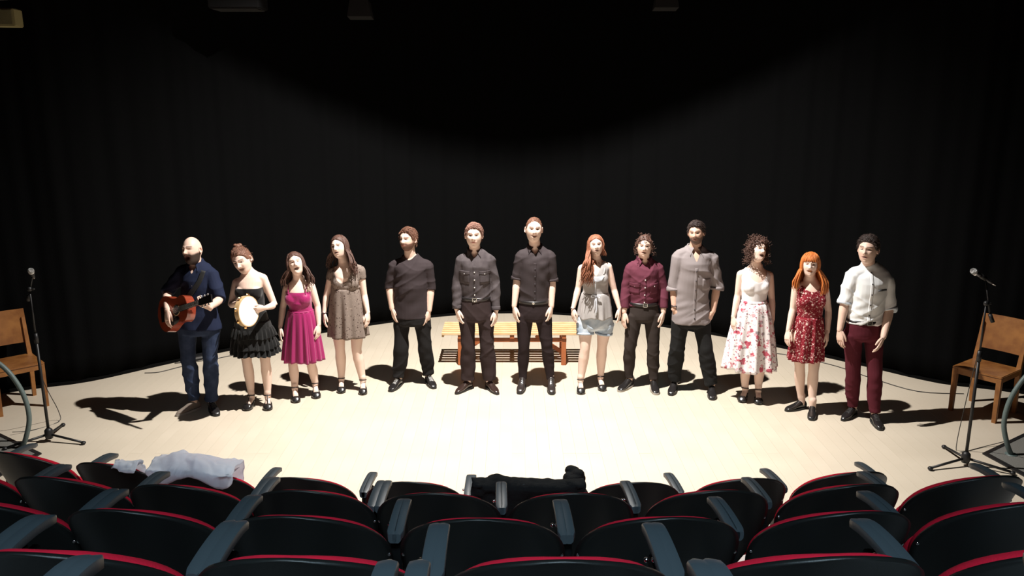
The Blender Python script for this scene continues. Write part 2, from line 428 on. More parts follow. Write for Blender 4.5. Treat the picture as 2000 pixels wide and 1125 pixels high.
# ------------------------------------------------------------------ bench
BW = mat('pale_pine_bench', (0.78, 0.56, 0.32), 0.45, tint=((0.66, 0.42, 0.20), 9, .8), bump=(40, .06), spec=.4)
BL = mat('orange_brown_bench_legs', (0.42, 0.13, 0.045), 0.45, tint=((0.30, 0.09, 0.03), 9, .8), spec=.4)
def bench():
    r = thing('slatted_bench', 'long low wooden bench with slatted top behind the middle men', 'bench', (0, 9.45, 0))
    L = 1.62; zt = .40; W = .48
    n = 6; sw = .055
    for i in range(n):
        y = -W / 2 + sw / 2 + i * (W - sw) / (n - 1)
        g = Geo(); g.box((0, y, zt - .014), (L, sw, .028)); g.build('slat', BW, r, smooth=False, bevel=.003)
    for x in (-L / 2 + .012, L / 2 - .012):
        g = Geo(); g.box((x, 0, zt - .042), (.024, W - .04, .028)); g.build('end_batten', BW, r, smooth=False)
    for x in (-.60, 0, .60):
        g = Geo(); g.box((x, 0, zt - .052), (.05, W - .02, .046)); g.build('cross_batten', BL, r, smooth=False, bevel=.003)
    for y in (-W / 2 + .05, W / 2 - .05):
        g = Geo(); g.box((0, y, zt - .098), (1.26, .035, .045)); g.build('apron_rail', BL, r, smooth=False, bevel=.003)
    for x in (-.60, .60):
        for y in (-W / 2 + .05, W / 2 - .05):
            g = Geo(); g.box((x, y, (zt - .07) / 2), (.055, .045, zt - .07)); g.build('leg', BL, r, smooth=False, bevel=.004)
        g = Geo(); g.box((x, 0, .07), (.04, W - .12, .05)); g.build('foot_rail', BL, r, smooth=False, bevel=.003)
        s = 1 if x < 0 else -1
        R = Euler((0, s * -math.atan2(.20, .30) , 0)).to_matrix()
        g = Geo(); g.box((x + s * .15, 0, .19), (.40, .032, .045), R); g.build('brace', BL, r, smooth=False, bevel=.003)
bench()
# ------------------------------------------------------------------ wooden chairs
CWOOD = mat('worn_orange_chair_wood', (0.34, 0.145, 0.040), 0.42, tint=((0.19, 0.07, 0.02), 7, .9), bump=(30, .08), spec=.4)
def wooden_chair(loc, rz, label):
    """front faces -Y"""
    r = thing('wooden_chair', label, 'chair', loc, rz, 'wooden chairs at the sides of the stage')
    g = Geo(); 
    def seat(u, v):
        x = (u - .5) * .46; y = (v - .5) * .44
        return Vector((x, y, .465 - .012 * math.cos((u - .5) * 3) * math.cos((v - .5) * 3)))
    g.box((0, 0, .455), (.46, .44, .022)); g.build('seat', CWOOD, r, smooth=False, bevel=.006)
    for y in (-.20, .20):
        q = Geo(); q.box((0, y, .42), (.38, .022, .055)); q.build('seat_rail', CWOOD, r, smooth=False, bevel=.003)
    for x in (-.205, .205):
        q = Geo(); q.box((x, 0, .42), (.022, .38, .055)); q.build('seat_rail', CWOOD, r, smooth=False, bevel=.003)
        q = Geo(); q.loft([(x, -.195, 0), (x, -.195, .444)], [.026, .032], 4, phase=PI / 4); q.build('leg', CWOOD, r, smooth=False)
        q = Geo(); q.loft([(x, .235, 0), (x, .205, .44), (x, .285, .84)], [.024, .030, .020], 4, phase=PI / 4); q.build('rear_leg', CWOOD, r, smooth=False)
    q = Geo()
    def bp(u, v):
        x = (u - .5) * .46; z = .58 + v * .34
        return Vector((x, .215 + (z - .44) * .22 + .025 * (1 - (2 * u - 1) ** 2), z))
    q.grid(bp, 12, 6); q.build('backrest', CWOOD, r, solid=.016, smooth='auto')
    return r
wooden_chair((-4.99, 7.94, 0), math.radians(44), 'worn wooden chair at the left edge behind the microphone stand')
wooden_chair((4.66, 7.78, 0), math.radians(-53), 'worn orange-brown wooden chair at the right edge behind the microphone stand')
# ------------------------------------------------------------------ microphone stands, microphones, cables
BLK = mat('matt_black_stand', (0.014, 0.014, 0.015), 0.45, 0.2)
MESHM = mat('silver_microphone_grille', (0.55, 0.56, 0.57), 0.35, 0.9, bump=(900, .8))
def mic_stand(loc, rz, top, boom_dir, label, mlabel, mic_at, mic_dir, legs):
    r = thing('microphone_stand', label, 'microphone stand', loc, 0)
    for a in legs:
        q = Geo(); q.tube([(0, 0, .07), (.34 * math.cos(a), .34 * math.sin(a), .022)], .011); q.build('leg', BLK, r)
        q = Geo(); q.ell((.35 * math.cos(a), .35 * math.sin(a), .017), (.022, .022, .017)); q.build('rubber_foot', BLK, r)
    q = Geo(); q.loft([(0, 0, .03), (0, 0, .06), (0, 0, .11), (0, 0, .13)], [.03, .038, .034, .016], 14); q.build('hub', BLK, r)
    q = Geo(); q.loft([(0, 0, .03), (0, 0, .95)], [.013, .013], 10); q.build('lower_pole', BLK, r)
    q = Geo(); q.loft([(0, 0, .93), (0, 0, .97), (0, 0, 1.02)], [.018, .02, .016], 12); q.build('clutch', BLK, r)
    q = Geo(); q.loft([(0, 0, 1.0), (0, 0, top)], [.008, .008], 8); q.build('upper_pole', BLK, r)
    q = Geo(); q.ell((0, 0, top), (.022, .022, .022)); q.ell((.03, 0, top), (.018, .009, .009)); q.build('boom_clamp', BLK, r)
    m = Vector(mic_at) - Vector(loc); back = Vector((0, 0, top)) * 1.0 - (m - Vector((0, 0, top))) * .35
    q = Geo(); q.tube([back, m - Vector(mic_dir) * .10], .007); q.build('boom', BLK, r)
    q = Geo(); q.loft([back, back + (back - m).normalized() * .07], [.016, .016], 10); q.build('counterweight', BLK, r)
    q = Geo(); cpt = m - Vector(mic_dir) * .10; q.loft([cpt, cpt + Vector(mic_dir) * .055], [.017, .019], 12, cap=False); q.build('microphone_clip', BLK, r, solid=.003)
    d = Vector(mic_dir).normalized(); M = Vector(mic_at)
    o = thing('microphone', mlabel, 'microphone', M)
    q = Geo(); q.loft([-d * .17, -d * .15, -d * .03, -d * .01], [.010, .0115, .017, .022], 14); q.build('handle', mat('dark_grey_microphone_body', (.10, .10, .11), .35, .6), o)
    q = Geo(); q.limb([d * .003, d * .022], [.025, .026], 16); q.build('grille', MESHM, o)
    q = Geo(); q.loft([-d * .008, d * .0], [.0265, .0265], 16); q.build('grille_ring', CHROME, o)
    q = Geo(); q.loft([-d * .20, -d * .165], [.008, .009], 10); q.build('plug', CHROME, o)
    return r
mic_stand((-4.2, 7.06, 0), 0, 1.42, 0, 'black microphone stand with boom at the left beside the wooden chair', 'microphone on the left stand pointing towards the stage',
          (-4.10, 6.95, 1.60), Vector((.35, -.75, .45)).normalized(), [math.radians(-12), math.radians(215), math.radians(100)])
mic_stand((3.845, 6.55, 0), 0, 1.42, 0, 'black microphone stand with boom at the right in front of the wooden chair', 'silver-headed microphone on the right stand',
          (3.755, 6.60, 1.665), Vector((-.82, .05, .50)).normalized(), [math.radians(195), math.radians(330), math.radians(90)])
def cable(pts, label, r=.004):
    q = Geo(); q.tube(pts, r, 6); o = q.build('cable', mat('black_cable_rubber', (.02, .02, .02), .5)); tag(o, label, 'cable'); return o
cable([(-4.30, 7.22, .9), (-4.33, 7.3, .5), (-4.37, 7.55, .1), (-4.36, 7.50, .006), (-4.5, 7.3, .006), (-4.62, 7.2, .03)], 'thin cable hanging from the left microphone stand to the floor', .0035)
cable([(3.87, 6.62, .95), (3.93, 6.8, .5), (3.93, 6.86, .03), (3.97, 6.82, .006), (4.2, 6.92, .006), (4.42, 6.98, .03)], 'thin cable hanging from the right microphone stand to the floor', .0035)
cable([(-4.15, 8.95, .006), (-4.0, 8.98, .006), (-3.85, 9.15, .006), (-3.72, 9.28, .006), (-3.8, 9.36, .006), (-3.95, 9.3, .006), (-3.6, 9.42, .006), (-3.35, 9.62, .006), (-3.05, 9.78, .006)], 'black cable coiled along the foot of the curtain at left')
cable([(3.10, 9.72, .006), (3.35, 9.60, .006), (3.75, 9.2, .006), (4.0, 8.75, .006), (4.3, 8.35, .006), (4.75, 8.28, .006)], 'black cable snaking along the foot of the curtain at right')
# power strips by the left curtain
q = thing('power_box', 'flat black power box on the floor by the curtain at left', 'box', (-3.72, 9.47, 0), math.radians(42))
g = Geo(); g.box((0, 0, .03), (.34, .10, .06)); g.build('body', BLK, q, smooth=False, bevel=.006)
g = Geo(); g.box((0, -.052, .035), (.28, .006, .02)); g.build('socket_strip', mat('grey_plastic', (.12, .12, .12), .5), q, smooth=False)
# handrail hoops and framed mats at the stage corners
RAIL = mat('grey_green_painted_rail', (0.11, 0.15, 0.145), 0.5, bump=(60, .1))
MATG = mat('grey_doormat', (0.16, 0.155, 0.14), 0.95, bump=(120, .6))
def rail(sg):
    r = thing('handrail', 'curved grey-green handrail hoop rising from the floor at the %s edge' % ('left' if sg < 0 else 'right'), 'handrail', (sg * 4.36, 6.76 if sg > 0 else 6.9, 0))
    P = [(0, 0, .01), (-.045, 0, .10), (-.085, .02, .26), (-.075, .03, .42), (-.02, .04, .58), (.09, .05, .74), (.26, .06, .85), (.5, .06, .90), (.8, .06, .90)]
    q = Geo(); q.tube([(x * sg, y, z) for x, y, z in P], .021, 14); q.build('rail_tube', RAIL, r)
    q = Geo(); q.tube([(.78 * sg, .06, .9), (.78 * sg, .06, 0.01)], .02, 12); q.build('post', RAIL, r)
    for x in (0, .78 * sg):
        q = Geo(); q.loft([(x, .0 if x == 0 else .06, 0), (x, .0 if x == 0 else .06, .012)], [.05, .05], 16); q.build('floor_flange', RAIL, r)
    m = thing('floor_mat', 'grey mat in a black frame lying on the floor at the %s edge' % ('left' if sg < 0 else 'right'), 'mat', (sg * 4.78, 7.03, 0), 0)
    c = [(-.62, -.18), (.12, -.62), (.62, .18), (-.1, .62)]
    c = [(-.64, -.20), (.05, -.50), (.55, .35), (-.05, .42)] if False else [(-.66, -.25), (.17, .33), (.45, -.45), (-.52, -.88)]
    c = [(sg * x, y) for x, y in c]
    q = Geo(); z = .012; vs = []; k = .90
    cx = sum(p[0] for p in c) / 4; cy = sum(p[1] for p in c) / 4
    inn = [(cx + (x - cx) * k, cy + (y - cy) * k) for x, y in c]
    q.add([(x, y, 0) for x, y in c] + [(x, y, z) for x, y in c] + [(x, y, z) for x, y in inn] + [(x, y, .001) for x, y in inn],
          [f for i in range(4) for f in ((i, (i + 1) % 4, (i + 1) % 4 + 4, i + 4), (i + 4, (i + 1) % 4 + 4, (i + 1) % 4 + 8, i + 8), (i + 8, (i + 1) % 4 + 8, (i + 1) % 4 + 12, i + 12))])
    q.build('frame', BLK, m, smooth=False)
    q = Geo(); q.add([(x, y, .008) for x, y in inn] + [(x, y, .001) for x, y in inn], [(0, 1, 2, 3), (4, 5, 6, 7), (0, 1, 5, 4), (1, 2, 6, 5), (2, 3, 7, 6), (3, 0, 4, 7)]); q.build('pile', MATG, m, smooth=False)
rail(-1); rail(1)
# lamp housing with barn doors above the stage (its upper flap cuts the light on the curtain)
def stage_lamp():
    r = thing('stage_lamp', 'black stage floodlight hanging over the front of the stage', 'lamp', (LAMP[0], LAMP[1], LAMP[2]))
    s = .764
    def flap(name, yb, zb, ye, ze, w0, w1):
        g = Geo(); g.add([(-w0, yb, zb), (w0, yb, zb), (w1, ye, ze), (-w1, ye, ze)], [(0, 1, 2, 3)]); g.build(name, DARKM, r, smooth=False, solid=.004)
    flap('barn_door', .16, .10, .52, -.52 * s, .45, 1.2)
    g = Geo(); g.box((0, 0, .26), (.34, .30, .20)); g.build('housing', DARKM, r, smooth=False, bevel=.02)
    g = Geo(); g.tube([(-.2, 0, .24), (-.21, 0, .55), (0, 0, .66), (.21, 0, .55), (.2, 0, .24)], .012); g.build('yoke', DARKM, r)
    g = Geo(); g.box((0, .12, .17), (.36, .10, .20)); g.build('hood', DARKM, r, smooth=False)
    g = Geo(); g.tube([(0, 0, .64), (0, 0, 1.0)], .014); g.build('hanger', DARKM, r)
stage_lamp()
def fixture(loc, label, s=1.2, m=None):
    r = thing('ceiling_spotlight', label, 'lamp', loc)
    m = m or mat('dim_grey_fixture', (.02, .02, .021), .6)
    g = Geo(); g.loft([(0, 0, .10 * s), (0, -.02 * s, -.06 * s)], [(.13 * s, .11 * s), (.17 * s, .12 * s)], 4, phase=PI / 4); g.build('housing', m, r, smooth=False, bevel=.004)
    g = Geo(); g.tube([(0, 0, .08 * s), (0, 0, 6.6 - loc[2])], .012); g.build('hanger', BLK, r)
fixture((-1.81, 10.45, 4.03), 'small dim grey lamp housing at the top edge, left of the middle')
fixture((1.83, 10.45, 4.13), 'small dim grey lamp housing at the top edge, right of the middle')
r = thing('ceiling_projector', 'wide dark boxy fixture cut by the top edge left of the middle', 'projector', (-2.94, 9.40, 4.04))
g = Geo(); g.box((0, 0, 0), (.54, .35, .16)); g.build('housing', mat('dark_grey_casing', (.010, .010, .011), .5), r, smooth=False, bevel=.01)
g = Geo(); g.box((0, 0, -.085), (.48, .30, .01)); g.build('bottom_plate', mat('dim_grey_fixture', (.02, .02, .021), .6), r, smooth=False)
g = Geo(); g.tube([(0, 0, .07), (0, 0, 2.68)], .02); g.build('hanger', BLK, r)
r = thing('wall_speaker', 'small yellowish speaker box high at the left edge', 'speaker', (-4.46, 7.60, 3.72), math.radians(10))
SPK = mat('yellowish_speaker_casing', (.30, .27, .13), .7)
g = Geo(); g.box((0, 0, 0), (.30, .2, .15)); g.build('casing', SPK, r, smooth=False, bevel=.008)
g = Geo(); g.box((0, -.102, 0), (.26, .006, .12)); g.build('front_grille', mat('speaker_grille', (.22, .20, .10), .9, bump=(300, .8)), r, smooth=False)
g = Geo(); g.tube([(0, 0, .07), (0, 0, 2.65)], .012); g.build('bracket', BLK, r)
g = Geo(); g.loft(smooth_path([(-5.2, 5.5, 3.80), (-4.0, 6.1, 3.80), (-3.0, 6.35, 3.92), (-2.2, 6.5, 4.25)], 5), [(.28, .10)] * 16, 10, ref=(0, 0, 1)); 
struct(g.build('trim_1', mat('dim_grey_valance', (.035, .036, .036), .95)))
# ------------------------------------------------------------------ people
# joints of every singer in metres, relative to the point between the feet (x right, y away from the seats, z up)
J = {
 1: {'pos':[-3.085,7.832],'top':[0.059,0.0,1.748],'chin':[0.028,-0.04,1.503],'sh':[[-0.137,0.0,1.465],[0.249,0.0,1.445]],'el':[[-0.269,0.0,1.212],[0.307,-0.08,1.156]],'wr':[[-0.147,-0.27,1.094],[0.271,-0.34,1.142]],'tip':[[-0.136,-0.33,0.946],[0.195,-0.4,1.22]],'waist':[0.039,0.0,0.997,0.178],'hip':[0.027,0.0,0.853,0.203],'cr':0.775,'kn':[[-0.095,-0.02,0.519],[0.118,-0.02,0.535]],'an':[[-0.089,0.0,0.09],[0.089,0.0,0.09]],'to':[[-0.205,-0.125,0.02],[0.169,-0.084,0.02]]},
 2: {'pos':[-2.55,7.947],'top':[-0.047,0.0,1.638],'chin':[-0.078,-0.04,1.383],'sh':[[-0.19,0.0,1.334],[0.158,0.0,1.38]],'el':[[-0.236,0.0,1.05],[0.223,0.03,1.043]],'wr':[[-0.095,-0.16,1.111],[0.171,-0.2,1.071]],'tip':[[0.022,-0.24,1.162],[0.083,-0.27,1.064]],'waist':[-0.013,0.0,0.998,0.13],'hip':[-0.016,0.0,0.82,0.166],'cr':0.736,'kn':[[-0.095,-0.02,0.481],[0.089,-0.02,0.481]],'an':[[-0.083,0.0,0.09],[0.083,0.0,0.09]],'to':[[-0.097,-0.103,0.02],[0.139,-0.158,0.02]]},
 3: {'pos':[-2.155,8.219],'top':[-0.027,0.0,1.537],'chin':[0.0,-0.04,1.31],'sh':[[-0.171,0.0,1.211],[0.162,0.0,1.232]],'el':[[-0.203,0.02,0.955],[0.19,0.02,0.966]],'wr':[[-0.209,-0.04,0.755],[0.188,-0.04,0.776]],'tip':[[-0.209,-0.07,0.633],[0.178,-0.07,0.655]],'waist':[0.005,0.0,0.928,0.114],'hip':[0.001,0.0,0.765,0.161],'cr':0.662,'kn':[[-0.099,-0.051,0.364],[0.074,0.011,0.344]],'an':[[-0.091,-0.062,0.09],[0.091,0.062,0.09]],'to':[[-0.028,-0.203,0.02],[0.154,-0.085,0.02]]},
 4: {'pos':[-1.702,8.416],'top':[-0.062,0.0,1.671],'chin':[-0.064,-0.04,1.439],'sh':[[-0.198,0.0,1.345],[0.177,0.0,1.361]],'el':[[-0.25,0.02,1.031],[0.182,0.02,1.031]],'wr':[[-0.252,-0.04,0.853],[0.206,-0.04,0.853]],'tip':[[-0.247,-0.07,0.718],[0.202,-0.07,0.746]],'waist':[-0.043,0.0,1.057,0.138],'hip':[-0.02,0.0,0.843,0.185],'cr':0.715,'kn':[[-0.111,-0.008,0.46],[0.066,-0.032,0.456]],'an':[[-0.119,0.025,0.09],[0.119,-0.024,0.09]],'to':[[-0.086,-0.13,0.02],[0.154,-0.207,0.02]]},
 5: {'pos':[-1.068,8.582],'top':[-0.013,0.0,1.724],'chin':[-0.015,-0.04,1.483],'sh':[[-0.227,0.0,1.377],[0.235,0.0,1.377]],'el':[[-0.25,0.02,1.097],[0.227,0.02,1.085]],'wr':[[-0.201,-0.04,0.854],[0.189,-0.04,0.832]],'tip':[[-0.163,-0.07,0.705],[0.161,-0.07,0.677]],'waist':[-0.002,0.0,0.951,0.184],'hip':[-0.001,0.0,0.799,0.194],'cr':0.663,'kn':[[-0.116,-0.041,0.419],[0.132,0.001,0.411]],'an':[[-0.159,-0.042,0.09],[0.159,0.042,0.09]],'to':[[-0.244,-0.234,0.02],[0.256,-0.123,0.02]]},
 6: {'pos':[-0.358,8.441],'top':[-0.023,0.0,1.794],'chin':[-0.04,-0.04,1.541],'sh':[[-0.222,0.0,1.464],[0.184,0.0,1.464]],'el':[[-0.233,0.02,1.156],[0.199,0.02,1.156]],'wr':[[-0.218,-0.04,0.885],[0.193,-0.04,0.869]],'tip':[[-0.18,-0.07,0.756],[0.177,-0.07,0.745]],'waist':[-0.015,0.0,1.007,0.159],'hip':[-0.017,0.0,0.881,0.17],'cr':0.747,'kn':[[-0.106,-0.02,0.462],[0.094,-0.02,0.462]],'an':[[-0.117,0.0,0.09],[0.117,0.0,0.09]],'to':[[-0.226,-0.109,0.02],[0.207,-0.124,0.02]]},
 7: {'pos':[0.266,8.466],'top':[-0.04,0.0,1.848],'chin':[-0.045,-0.04,1.595],'sh':[[-0.228,0.0,1.497],[0.184,0.0,1.497]],'el':[[-0.233,0.02,1.195],[0.173,0.02,1.178]],'wr':[[-0.244,-0.04,0.907],[0.146,-0.04,0.907]],'tip':[[-0.223,-0.07,0.76],[0.12,-0.07,0.754]],'waist':[-0.035,0.0,0.979,0.155],'hip':[-0.034,0.0,0.874,0.171],'cr':0.746,'kn':[[-0.141,-0.016,0.47],[0.103,-0.024,0.472]],'an':[[-0.151,0.008,0.09],[0.15,-0.008,0.09]],'to':[[-0.19,-0.149,0.02],[0.153,-0.196,0.02]]},
 8: {'pos':[0.841,8.458],'top':[0.016,0.0,1.669],'chin':[0.022,-0.04,1.452],'sh':[[-0.158,0.0,1.369],[0.197,0.0,1.39]],'el':[[-0.167,0.02,1.103],[0.245,0.02,1.081]],'wr':[[-0.206,-0.04,0.887],[0.281,-0.04,0.887]],'tip':[[-0.195,-0.07,0.751],[0.275,-0.07,0.762]],'waist':[0.03,0.0,1.053,0.128],'hip':[0.035,0.0,0.832,0.181],'cr':0.653,'kn':[[-0.069,-0.044,0.47],[0.114,0.005,0.471]],'an':[[-0.111,-0.049,0.09],[0.112,0.049,0.09]],'to':[[-0.118,-0.218,0.02],[0.13,-0.11,0.02]]},
 9: {'pos':[1.386,8.482],'top':[-0.031,0.0,1.66],'chin':[-0.018,-0.04,1.431],'sh':[[-0.212,0.0,1.369],[0.187,0.0,1.369]],'el':[[-0.212,0.02,1.097],[0.223,0.02,1.092]],'wr':[[-0.212,-0.04,0.842],[0.201,-0.04,0.842]],'tip':[[-0.221,-0.07,0.677],[0.171,-0.07,0.666]],'waist':[-0.005,0.0,0.937,0.149],'hip':[-0.002,0.0,0.837,0.165],'cr':0.736,'kn':[[-0.135,-0.008,0.439],[0.11,-0.032,0.453]],'an':[[-0.125,0.025,0.09],[0.126,-0.025,0.09]],'to':[[-0.184,-0.023,0.02],[0.127,-0.103,0.02]]},
 10: {'pos':[1.915,8.361],'top':[-0.045,0.0,1.827],'chin':[-0.063,-0.04,1.592],'sh':[[-0.27,0.0,1.516],[0.18,0.0,1.506]],'el':[[-0.264,0.02,1.12],[0.221,0.02,1.136]],'wr':[[-0.24,-0.04,0.901],[0.158,-0.04,0.879]],'tip':[[-0.172,-0.07,0.8],[0.093,-0.07,0.767]],'waist':[-0.065,0.0,0.967,0.174],'hip':[-0.053,0.0,0.824,0.19],'cr':0.703,'kn':[[-0.183,0.012,0.46],[0.102,-0.052,0.48]],'an':[[-0.185,0.064,0.09],[0.185,-0.064,0.09]],'to':[[-0.256,-0.075,0.02],[0.137,-0.257,0.02]]},
 11: {'pos':[2.473,8.134],'top':[-0.063,0.0,1.687],'chin':[-0.024,-0.04,1.463],'sh':[[-0.226,0.0,1.377],[0.142,0.0,1.366]],'el':[[-0.22,0.02,1.099],[0.164,0.02,1.067]],'wr':[[-0.248,-0.04,0.88],[0.151,-0.04,0.854]],'tip':[[-0.242,-0.07,0.75],[0.127,-0.07,0.702]],'waist':[-0.04,0.0,1.024,0.123],'hip':[-0.028,0.0,0.843,0.174],'cr':0.74,'kn':[[-0.078,-0.009,0.367],[0.062,-0.031,0.375]],'an':[[-0.062,0.022,0.09],[0.062,-0.023,0.09]],'to':[[-0.123,-0.06,0.02],[0.03,-0.133,0.02]]},
 12: {'pos':[2.925,7.79],'top':[-0.097,0.0,1.612],'chin':[-0.088,-0.04,1.387],'sh':[[-0.235,0.0,1.318],[0.125,0.0,1.298]],'el':[[-0.223,0.02,1.05],[0.16,0.02,1.029]],'wr':[[-0.257,-0.04,0.84],[0.126,-0.04,0.825]],'tip':[[-0.268,-0.07,0.731],[0.121,-0.07,0.689]],'waist':[-0.049,0.0,0.957,0.118],'hip':[-0.047,0.0,0.803,0.158],'cr':0.72,'kn':[[-0.095,0.015,0.469],[0.017,-0.055,0.455]],'an':[[-0.032,0.071,0.09],[0.031,-0.071,0.09]],'to':[[-0.083,0.068,0.02],[-0.016,-0.163,0.02]]},
 13: {'pos':[3.408,7.591],'top':[-0.123,0.0,1.813],'chin':[-0.134,-0.04,1.551],'sh':[[-0.283,0.0,1.495],[0.145,0.0,1.456]],'el':[[-0.297,0.02,1.156],[0.158,-0.02,1.106]],'wr':[[-0.322,-0.04,0.902],[0.044,-0.15,0.865]],'tip':[[-0.31,-0.07,0.75],[-0.027,-0.2,0.746]],'waist':[-0.078,0.0,0.991,0.163],'hip':[-0.081,0.0,0.921,0.173],'cr':0.795,'kn':[[-0.124,0.024,0.444],[0.045,-0.063,0.454]],'an':[[-0.071,0.087,0.09],[0.071,-0.087,0.09]],'to':[[-0.264,-0.017,0.02],[0.025,-0.357,0.02]]},
}

SKINS = {}
def skin(c): 
    k = 'skin_%d_%d' % (int(c[0] * 100), int(c[1] * 100))
    return mat(k, c, 0.5, attr=True, spec=0.35)
def G2(x, z, cx, cz, sx, sz): return np.exp(-((x - cx) / sx) ** 2 - ((z - cz) / sz) ** 2)
NU, NV = 88, 66
def head_base():
    """unit head grid; returns pos (NV*NU,3), theta, phi"""
    u = np.arange(NU) / NU * 2 - 1; ph = PI * np.sign(u) * np.abs(u) ** 1.25
    th = np.linspace(0.001, PI - 0.001, NV)
    TH, PH = np.meshgrid(th, ph, indexing='ij')
    return TH.ravel(), PH.ravel()
def head_pos(TH, PH, fem=False, off=0.0):
    z = .117 * np.cos(TH); t = np.clip(-z / .117, 0, 1)
    rr = np.where(z > 0, np.sin(TH), np.power(np.clip(1 - t ** 3.0, 0, 1), 1 / 2.6))
    x = .076 * rr * np.sin(PH) * (1 - (.36 if fem else .27) * t ** 1.6)
    yf = .094 * rr; yb = .100 * rr * (1 - .55 * sst(.1, .9, t))
    c = np.cos(PH)
    y = -np.where(c > 0, yf * c * (1 - .06 * t), yb * c)
    return x, y, z
def make_head(d):
    TH, PH = head_base(); fem = d.get('fem', False)
    x, y, z = head_pos(TH, PH, fem)
    fr = np.clip(-y / .09, 0, 1) ** 1.0; mo = d.get('mouth', 0.0)
    col = np.ones((len(x), 4), np.float32)
    dy = np.zeros_like(x)
    ns = d.get('nose', 1.0)
    dy += .010 * ns * G2(x, z, 0, .006, .011, .024) + .024 * ns * G2(x, z, 0, -.020, .0125, .015) + .005 * (G2(x, z, .013, -.026, .006, .007) + G2(x, z, -.013, -.026, .006, .007))
    for s in (-1, 1):
        dy += -.015 * G2(x, z, s * .031, .011, .018, .011) + .008 * G2(x, z, s * .027, .031, .024, .009) + .005 * G2(x, z, s * .044, -.02, .02, .02)
        # lids
        dy += .006 * G2(x, z, s * .031, .010, .012, .007)
    zl = -.054; z0_ = z.copy(); z = z - d.get('smile', 0) * .010 * np.clip(np.abs(x) / .022, 0, 1.3) ** 2 * G2(x, z, 0, zl, .03, .02)
    dy += .008 * G2(x, z, 0, zl, .024, .012) - .004 * G2(x, z, 0, zl, .020, .0035) + .008 * G2(x, z, 0, -.100, .02, .018) - .004 * G2(x, z, 0, -.076, .02, .007)
    if mo > 0:
        dy -= .026 * np.clip(mo * 1.5, 0, 1) * G2(x, z, 0, zl - .004 * mo, .022 * (.85 + .2 * mo), .003 + .008 * mo)
    y = y - dy * fr
    dark = np.array(d.get('brow', (.014, .007, .005)), np.float32)
    def paint(mask, c):
        m = np.clip(mask, 0, 1)[:, None]; col[:, :3] = col[:, :3] * (1 - m) + np.array(c, np.float32) * m
    f = (y < -.02).astype(np.float32)
    rb = d.get('beard', 0)
    if rb:
        bm_ = sst(.022, .040, -z - .55 * np.clip(np.abs(x) - .03, 0, .03) + .9 * np.clip(np.abs(x) - .045, 0, .03)) * (y < .02)
        bm_ = bm_ * (1 - G2(x, z, 0, zl, .020, .008))
        paint(bm_ * rb, d.get('beardcol', (.018, .010, .008)))
    paint(1.4 * G2(x, z, 0, zl, .021, .008) * f * .8, d.get('lips', (.62, .25, .25)))
    z = z
    if mo > 0: paint(2.2 * G2(x, z, 0, zl - .004 * mo, .019 * (.85 + .2 * mo), .0022 + .0062 * mo) * f, (.05, .004, .008))
    else: paint(1.6 * G2(x, z, 0, zl, .019, .0022) * f, (.3, .12, .12))
    for s in (-1, 1):
        xx = x * s; arch = .031 + .004 * np.cos((xx - .028) / .02)
        paint(np.clip(1.5 - np.abs(z - arch) / .0035, 0, 1) * (xx > .010) * (xx < .053) * f * .9, dark)
        paint(1.4 * G2(x, z, s * .031, .0085, .0135, .0030) * f * .85, (.05, .022, .02))
        paint(1.4 * G2(x, z, s * .009, -.032, .004, .0025) * f, (.35, .12, .10))
    z = z0_
    if d.get('smile'): paint(1.6 * G2(x, z - .35 * np.abs(x), 0, zl + .0008, .013, .0024) * f, (.85, .80, .75))
    if mo > 0:  # jaw drops
        z = np.where(z < zl, z - .014 * mo * sst(0, .03, zl - z), z)
    V = np.stack([x, y, z], 1)
    F = []
    for j in range(NV - 1):
        for i in range(NU):
            i2 = (i + 1) % NU; F.append((j * NU + i, (j + 1) * NU + i, (j + 1) * NU + i2, j * NU + i2))
    g = Geo(); g.add(V.tolist(), F)
    n0 = len(g.v)
    for s in (-1, 1):   # ears with a hollow
        R = Euler((0.15, 0, s * -.35)).to_matrix()
        def ear(u, v, s=s, R=R):
            a = u * 2 * PI; rr = [.0, .45, .62, .85, 1.0, .8][int(round(v * 5))]; dx = [-.004, -.003, .004, .009, .002, -.012][int(round(v * 5))]
            return R @ Vector((s * dx, .018 * rr * math.cos(a), .031 * rr * math.sin(a) * (1.05 if math.sin(a) > 0 else .9))) + Vector((s * .079, .010, -.004))
        g.grid(ear, 14, 6, wrap=True, flip=(s > 0))
    ce = np.ones((len(g.v) - n0, 4), np.float32); ce[:, 1:3] *= .93
    return g, np.concatenate([col, ce])
def Rhead(d): 
    yaw, pitch, roll = [math.radians(a) for a in d.get('look', (0, 0, 0))]
    # yaw>0 looks to the right of the picture, pitch>0 looks up, roll>0 top of head leans right
    return Matrix.Rotation(yaw, 3, 'Z') @ Matrix.Rotation(roll, 3, 'Y') @ Matrix.Rotation(-pitch, 3, 'X')
